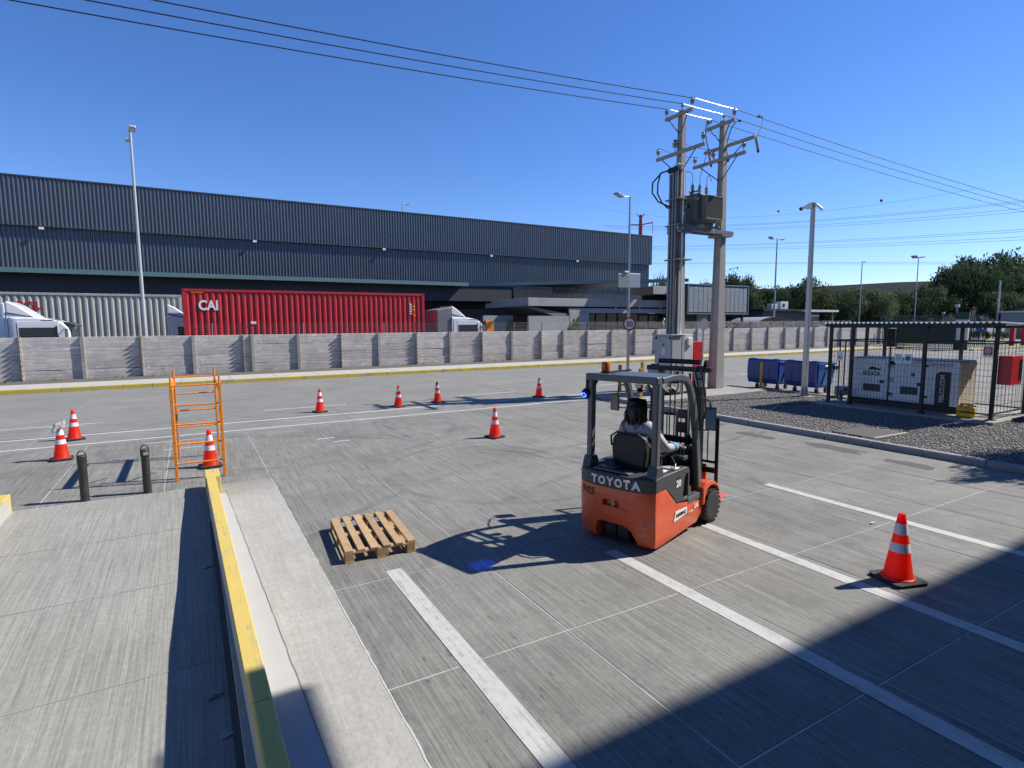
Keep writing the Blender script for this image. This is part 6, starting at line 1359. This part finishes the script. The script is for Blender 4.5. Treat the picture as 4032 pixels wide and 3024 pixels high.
# the lit blue safety lamp throws a spot on the ground behind
bs_ = bpy.data.lights.new('blue_spot', 'SPOT'); bs_.energy = 200; bs_.color = (.02, .06, 1.0); bs_.spot_size = R(7.5); bs_.spot_blend = .8; bs_.shadow_soft_size = .02
bo_ = bpy.data.objects.new('blue_spot', bs_); COL.objects.link(bo_)
lw = Matrix.Rotation(FR, 4, 'Z') @ Vector((.10, .50, 1.77))+Vector(FL); bo_.location = lw
bo_.rotation_euler = (Vector((2.66, 5.34, 0))-lw).to_track_quat('-Z', 'Y').to_euler()

# ================================================================== DRIVER
ps = thing('person', 'driver with long dark hair and pale grey top, one hand on the forklift levers', 'person', FL, FR)
def skin(name, joints, edges, radii, mat, root=0, parent=ps, sub=2):
    me = bpy.data.meshes.new(name); me.from_pydata([tuple(j) for j in joints], edges, []); o = bpy.data.objects.new(name, me); COL.objects.link(o); o.parent = parent
    sm = o.modifiers.new('skin', 'SKIN'); lay = me.skin_vertices[0].data if me.skin_vertices else None
    if lay is None:
        bm = bmesh.new(); bm.from_mesh(me); bm.verts.layers.skin.verify(); bm.to_mesh(me); bm.free(); lay = me.skin_vertices[0].data
    for i, r_ in enumerate(radii): lay[i].radius = (r_, r_) if not isinstance(r_, tuple) else r_; lay[i].use_root = (i == root)
    s_ = o.modifiers.new('sub', 'SUBSURF'); s_.levels = sub; s_.render_levels = sub; me.materials.append(mat)
    o.modifiers['skin'].use_smooth_shade = True; return o
cy = -.05
ps.scale = (1.07, 1.07, 1.07); ps.location = Vector(FL)-.07*(Matrix.Rotation(FR, 3, 'Z') @ Vector((.50, -.05, .94)))+Vector((0, 0, .0))
J = [(.47, cy, 1.03), (.46, cy, 1.14), (.455, cy, 1.26), (.455, cy, 1.36), (.465, cy, 1.435), (.475, cy, 1.50), (.49, cy, 1.575), (.485, cy, 1.66),
     (.455, cy-.14, 1.375), (.50, cy-.25, 1.25), (.58, cy-.31, 1.13), (.72, cy-.32, 1.125), (.86, cy-.31, 1.12),
     (.455, cy+.14, 1.375), (.52, cy+.21, 1.26), (.64, cy+.24, 1.15), (.76, cy+.20, 1.17), (.87, cy+.14, 1.20),
     (.52, cy-.10, 1.00), (.74, cy-.13, 1.03), (.95, cy-.15, 1.02), (1.02, cy-.15, .78), (1.06, cy-.15, .54), (1.18, cy-.15, .49),
     (.52, cy+.10, 1.00), (.74, cy+.13, 1.03), (.95, cy+.15, 1.02), (1.02, cy+.15, .78), (1.06, cy+.15, .54), (1.18, cy+.15, .49)]
Ee = [(0, 1), (1, 2), (2, 3), (3, 4), (4, 5), (5, 6), (6, 7), (3, 8), (8, 9), (9, 10), (10, 11), (11, 12), (3, 13), (13, 14), (14, 15), (15, 16), (16, 17), (0, 18), (18, 19), (19, 20), (20, 21), (21, 22), (22, 23), (0, 24), (24, 25), (25, 26), (26, 27), (27, 28), (28, 29)]
Rr = [.13, .115, .125, .11, .06, .048, .078, .088, .066, .050, .042, .037, .028, .066, .050, .042, .037, .028, .085, .078, .058, .050, .040, .035, .085, .078, .058, .050, .040, .035]
body = skin('body', J, Ee, Rr, M['skin'], 0)
# clothing follows the body
Jt = J[0:5]+J[8:12]+J[13:17]; Et = [(0, 1), (1, 2), (2, 3), (3, 4), (3, 5), (5, 6), (6, 7), (7, 8), (3, 9), (9, 10), (10, 11), (11, 12)]
skin('top', Jt, Et, [.142, .128, .142, .130, .074, .088, .064, .056, .050, .088, .064, .056, .050], M['shirt'], 0)
for s, a, b in ((-1, 11, 12), (1, 16, 17)):
    A, B_ = Vector(J[a]), Vector(J[b]); skin('sleeve_cuff', [A.lerp(B_, -.25), A.lerp(B_, .35), A.lerp(B_, .85)], [(0, 1), (1, 2)], [.052, .052, .044], M['cuff'], 0)
Jl = [J[0]]+J[18:23]+J[24:29]; skin('trousers', Jl, [(0, 1), (1, 2), (2, 3), (3, 4), (4, 5), (0, 6), (6, 7), (7, 8), (8, 9), (9, 10)], [.145, .098, .09, .070, .06, .052, .098, .09, .070, .06, .052], M['jeans'], 0)
for s in (-1, 1): MB().cbox((1.16, cy+s*.15, .50), (.26, .10, .085)).build('shoe', M['black'], ps, bevel=.03, seg=3)
# hands: palm, four unequal bent fingers and a thumb
def hand(base, d, up, side):
    base, d, up = Vector(base), Vector(d).normalized(), Vector(up).normalized(); sd_ = d.cross(up).normalized()*side
    jo, ed, ra = [base-d*.03, base+d*.035], [(0, 1)], [.026, (.038, .018)]
    for i, L in enumerate((.062, .072, .068, .052)):
        o_ = sd_*(.027-.018*i); k = len(jo); r_ = .0088
        p0_ = base+d*.062+o_; p1_ = p0_+d*L*.5-up*L*.12; p2_ = p1_+d*L*.25-up*L*.38; p3_ = p2_-up*L*.30-d*L*.02
        jo += [p0_, p1_, p2_, p3_]; ed += [(1, k), (k, k+1), (k+1, k+2), (k+2, k+3)]; ra += [.0105, r_, r_*.92, r_*.8]
    k = len(jo); t0 = base+sd_*.03-up*.008; jo += [t0, t0+sd_*.026+d*.028-up*.012, t0+sd_*.022+d*.055-up*.026]; ed += [(0, k), (k, k+1), (k+1, k+2)]; ra += [.014, .0105, .009]
    return skin('hand', jo, ed, ra, M['skin'], 0)
hand(J[12], (1, -.05, -.15), (0, 0, 1), 1); hand(J[17], (.75, -.45, .1), (0, 0, 1), 1)
# head details and hair
hd = Vector((.49, cy, 1.655))
nose = MB().add([tuple(hd+Vector(q_)) for q_ in ((.078, .0, .025), (.088, -.014, -.03), (.088, .014, -.03), (.112, 0, -.026))], [(0, 1, 3), (0, 3, 2), (1, 2, 3), (0, 2, 1)]).build('nose', M['skin'], ps, bevel=.004)
for s in (-1, 1):
    e = MB().lathe([(0, -.010), (.008, -.005), (.011, 0), (.008, .005), (0, .010)], (0, 0, 0), 10, 2, False).build('eye', M['lettw'], ps, (hd.x+.078, hd.y+s*.030, hd.z+.012)); MB().lathe([(0, .009), (.005, .011), (0, .0125)], (0, 0, 0), 8, 0, False).build('iris', M['black'], e)
    MB().lathe([(0, -.03), (.012, -.02), (.016, .0), (.010, .022), (0, .03)], (hd.x-.005, hd.y+s*.088, hd.z), 10, 2, False).build('ear', M['skin'], ps)
MB().box(hd.x+.080, hd.y-.022, hd.z-.056, hd.x+.088, hd.y+.022, hd.z-.048).build('mouth', pm('lips', (.28, .08, .07), .4), ps, bevel=.003)
hj = [tuple(hd+Vector(p)) for p in ((-.005, 0, .035), (-.02, 0, .0), (-.055, 0, -.08), (-.075, 0, -.17), (-.085, .0, -.25), (-.08, .02, -.33), (-.03, -.06, -.06), (-.03, -.085, -.16), (-.015, -.10, -.25), (-.03, .06, -.06), (-.04, .085, -.16), (-.04, .095, -.24))]
skin('hair', hj, [(0, 1), (1, 2), (2, 3), (3, 4), (4, 5), (1, 6), (6, 7), (7, 8), (1, 9), (9, 10), (10, 11)], [.098, .106, .094, .080, .052, .026, .052, .045, .022, .052, .045, .022], M['hair'], 0)
q = random.Random(12)
mb = MB()
for k in range(130):       # loose strands
    a = q.uniform(-1.9, 1.9); r_ = .095; p = hd+Vector((-.02-r_*math.cos(a)*.8, r_*math.sin(a), .02)); L = q.uniform(.22, .36)
    mb.tube([p, p+Vector((-.028*math.cos(a)-.012, .022*math.sin(a), -L*.4)), p+Vector((-.035+q.uniform(-.015, .015), .03*math.sin(a)+q.uniform(-.02, .02), -L*.75)), p+Vector((-.03+q.uniform(-.03, .03), .03*math.sin(a)+q.uniform(-.035, .035), -L))], [.007, .008, .005, .0015], 4)
o = mb.build('hair_strands', M['hair'], ps, auto=False, smooth=True); o['kind'] = 'stuff'
MB().lathe([(0, -.03), (.028, -.02), (.038, 0), (.028, .02), (0, .03)], tuple(hd+Vector((.03, -.0, .115))), 12, 2, False).build('hair_bun', M['hair'], ps, smooth=True)

# tiny repeated pieces that stay joined
for o in COL.objects:
    if o.name.split('.')[0] in ('pin_holes', 'bolt_holes', 'tread', 'step_tread', 'louvre', 'radiator', 'roof_corrugation', 'mesh_panel', 'blue_leds', 'yellow_marks', 'fence_wire'): o['kind'] = 'stuff'
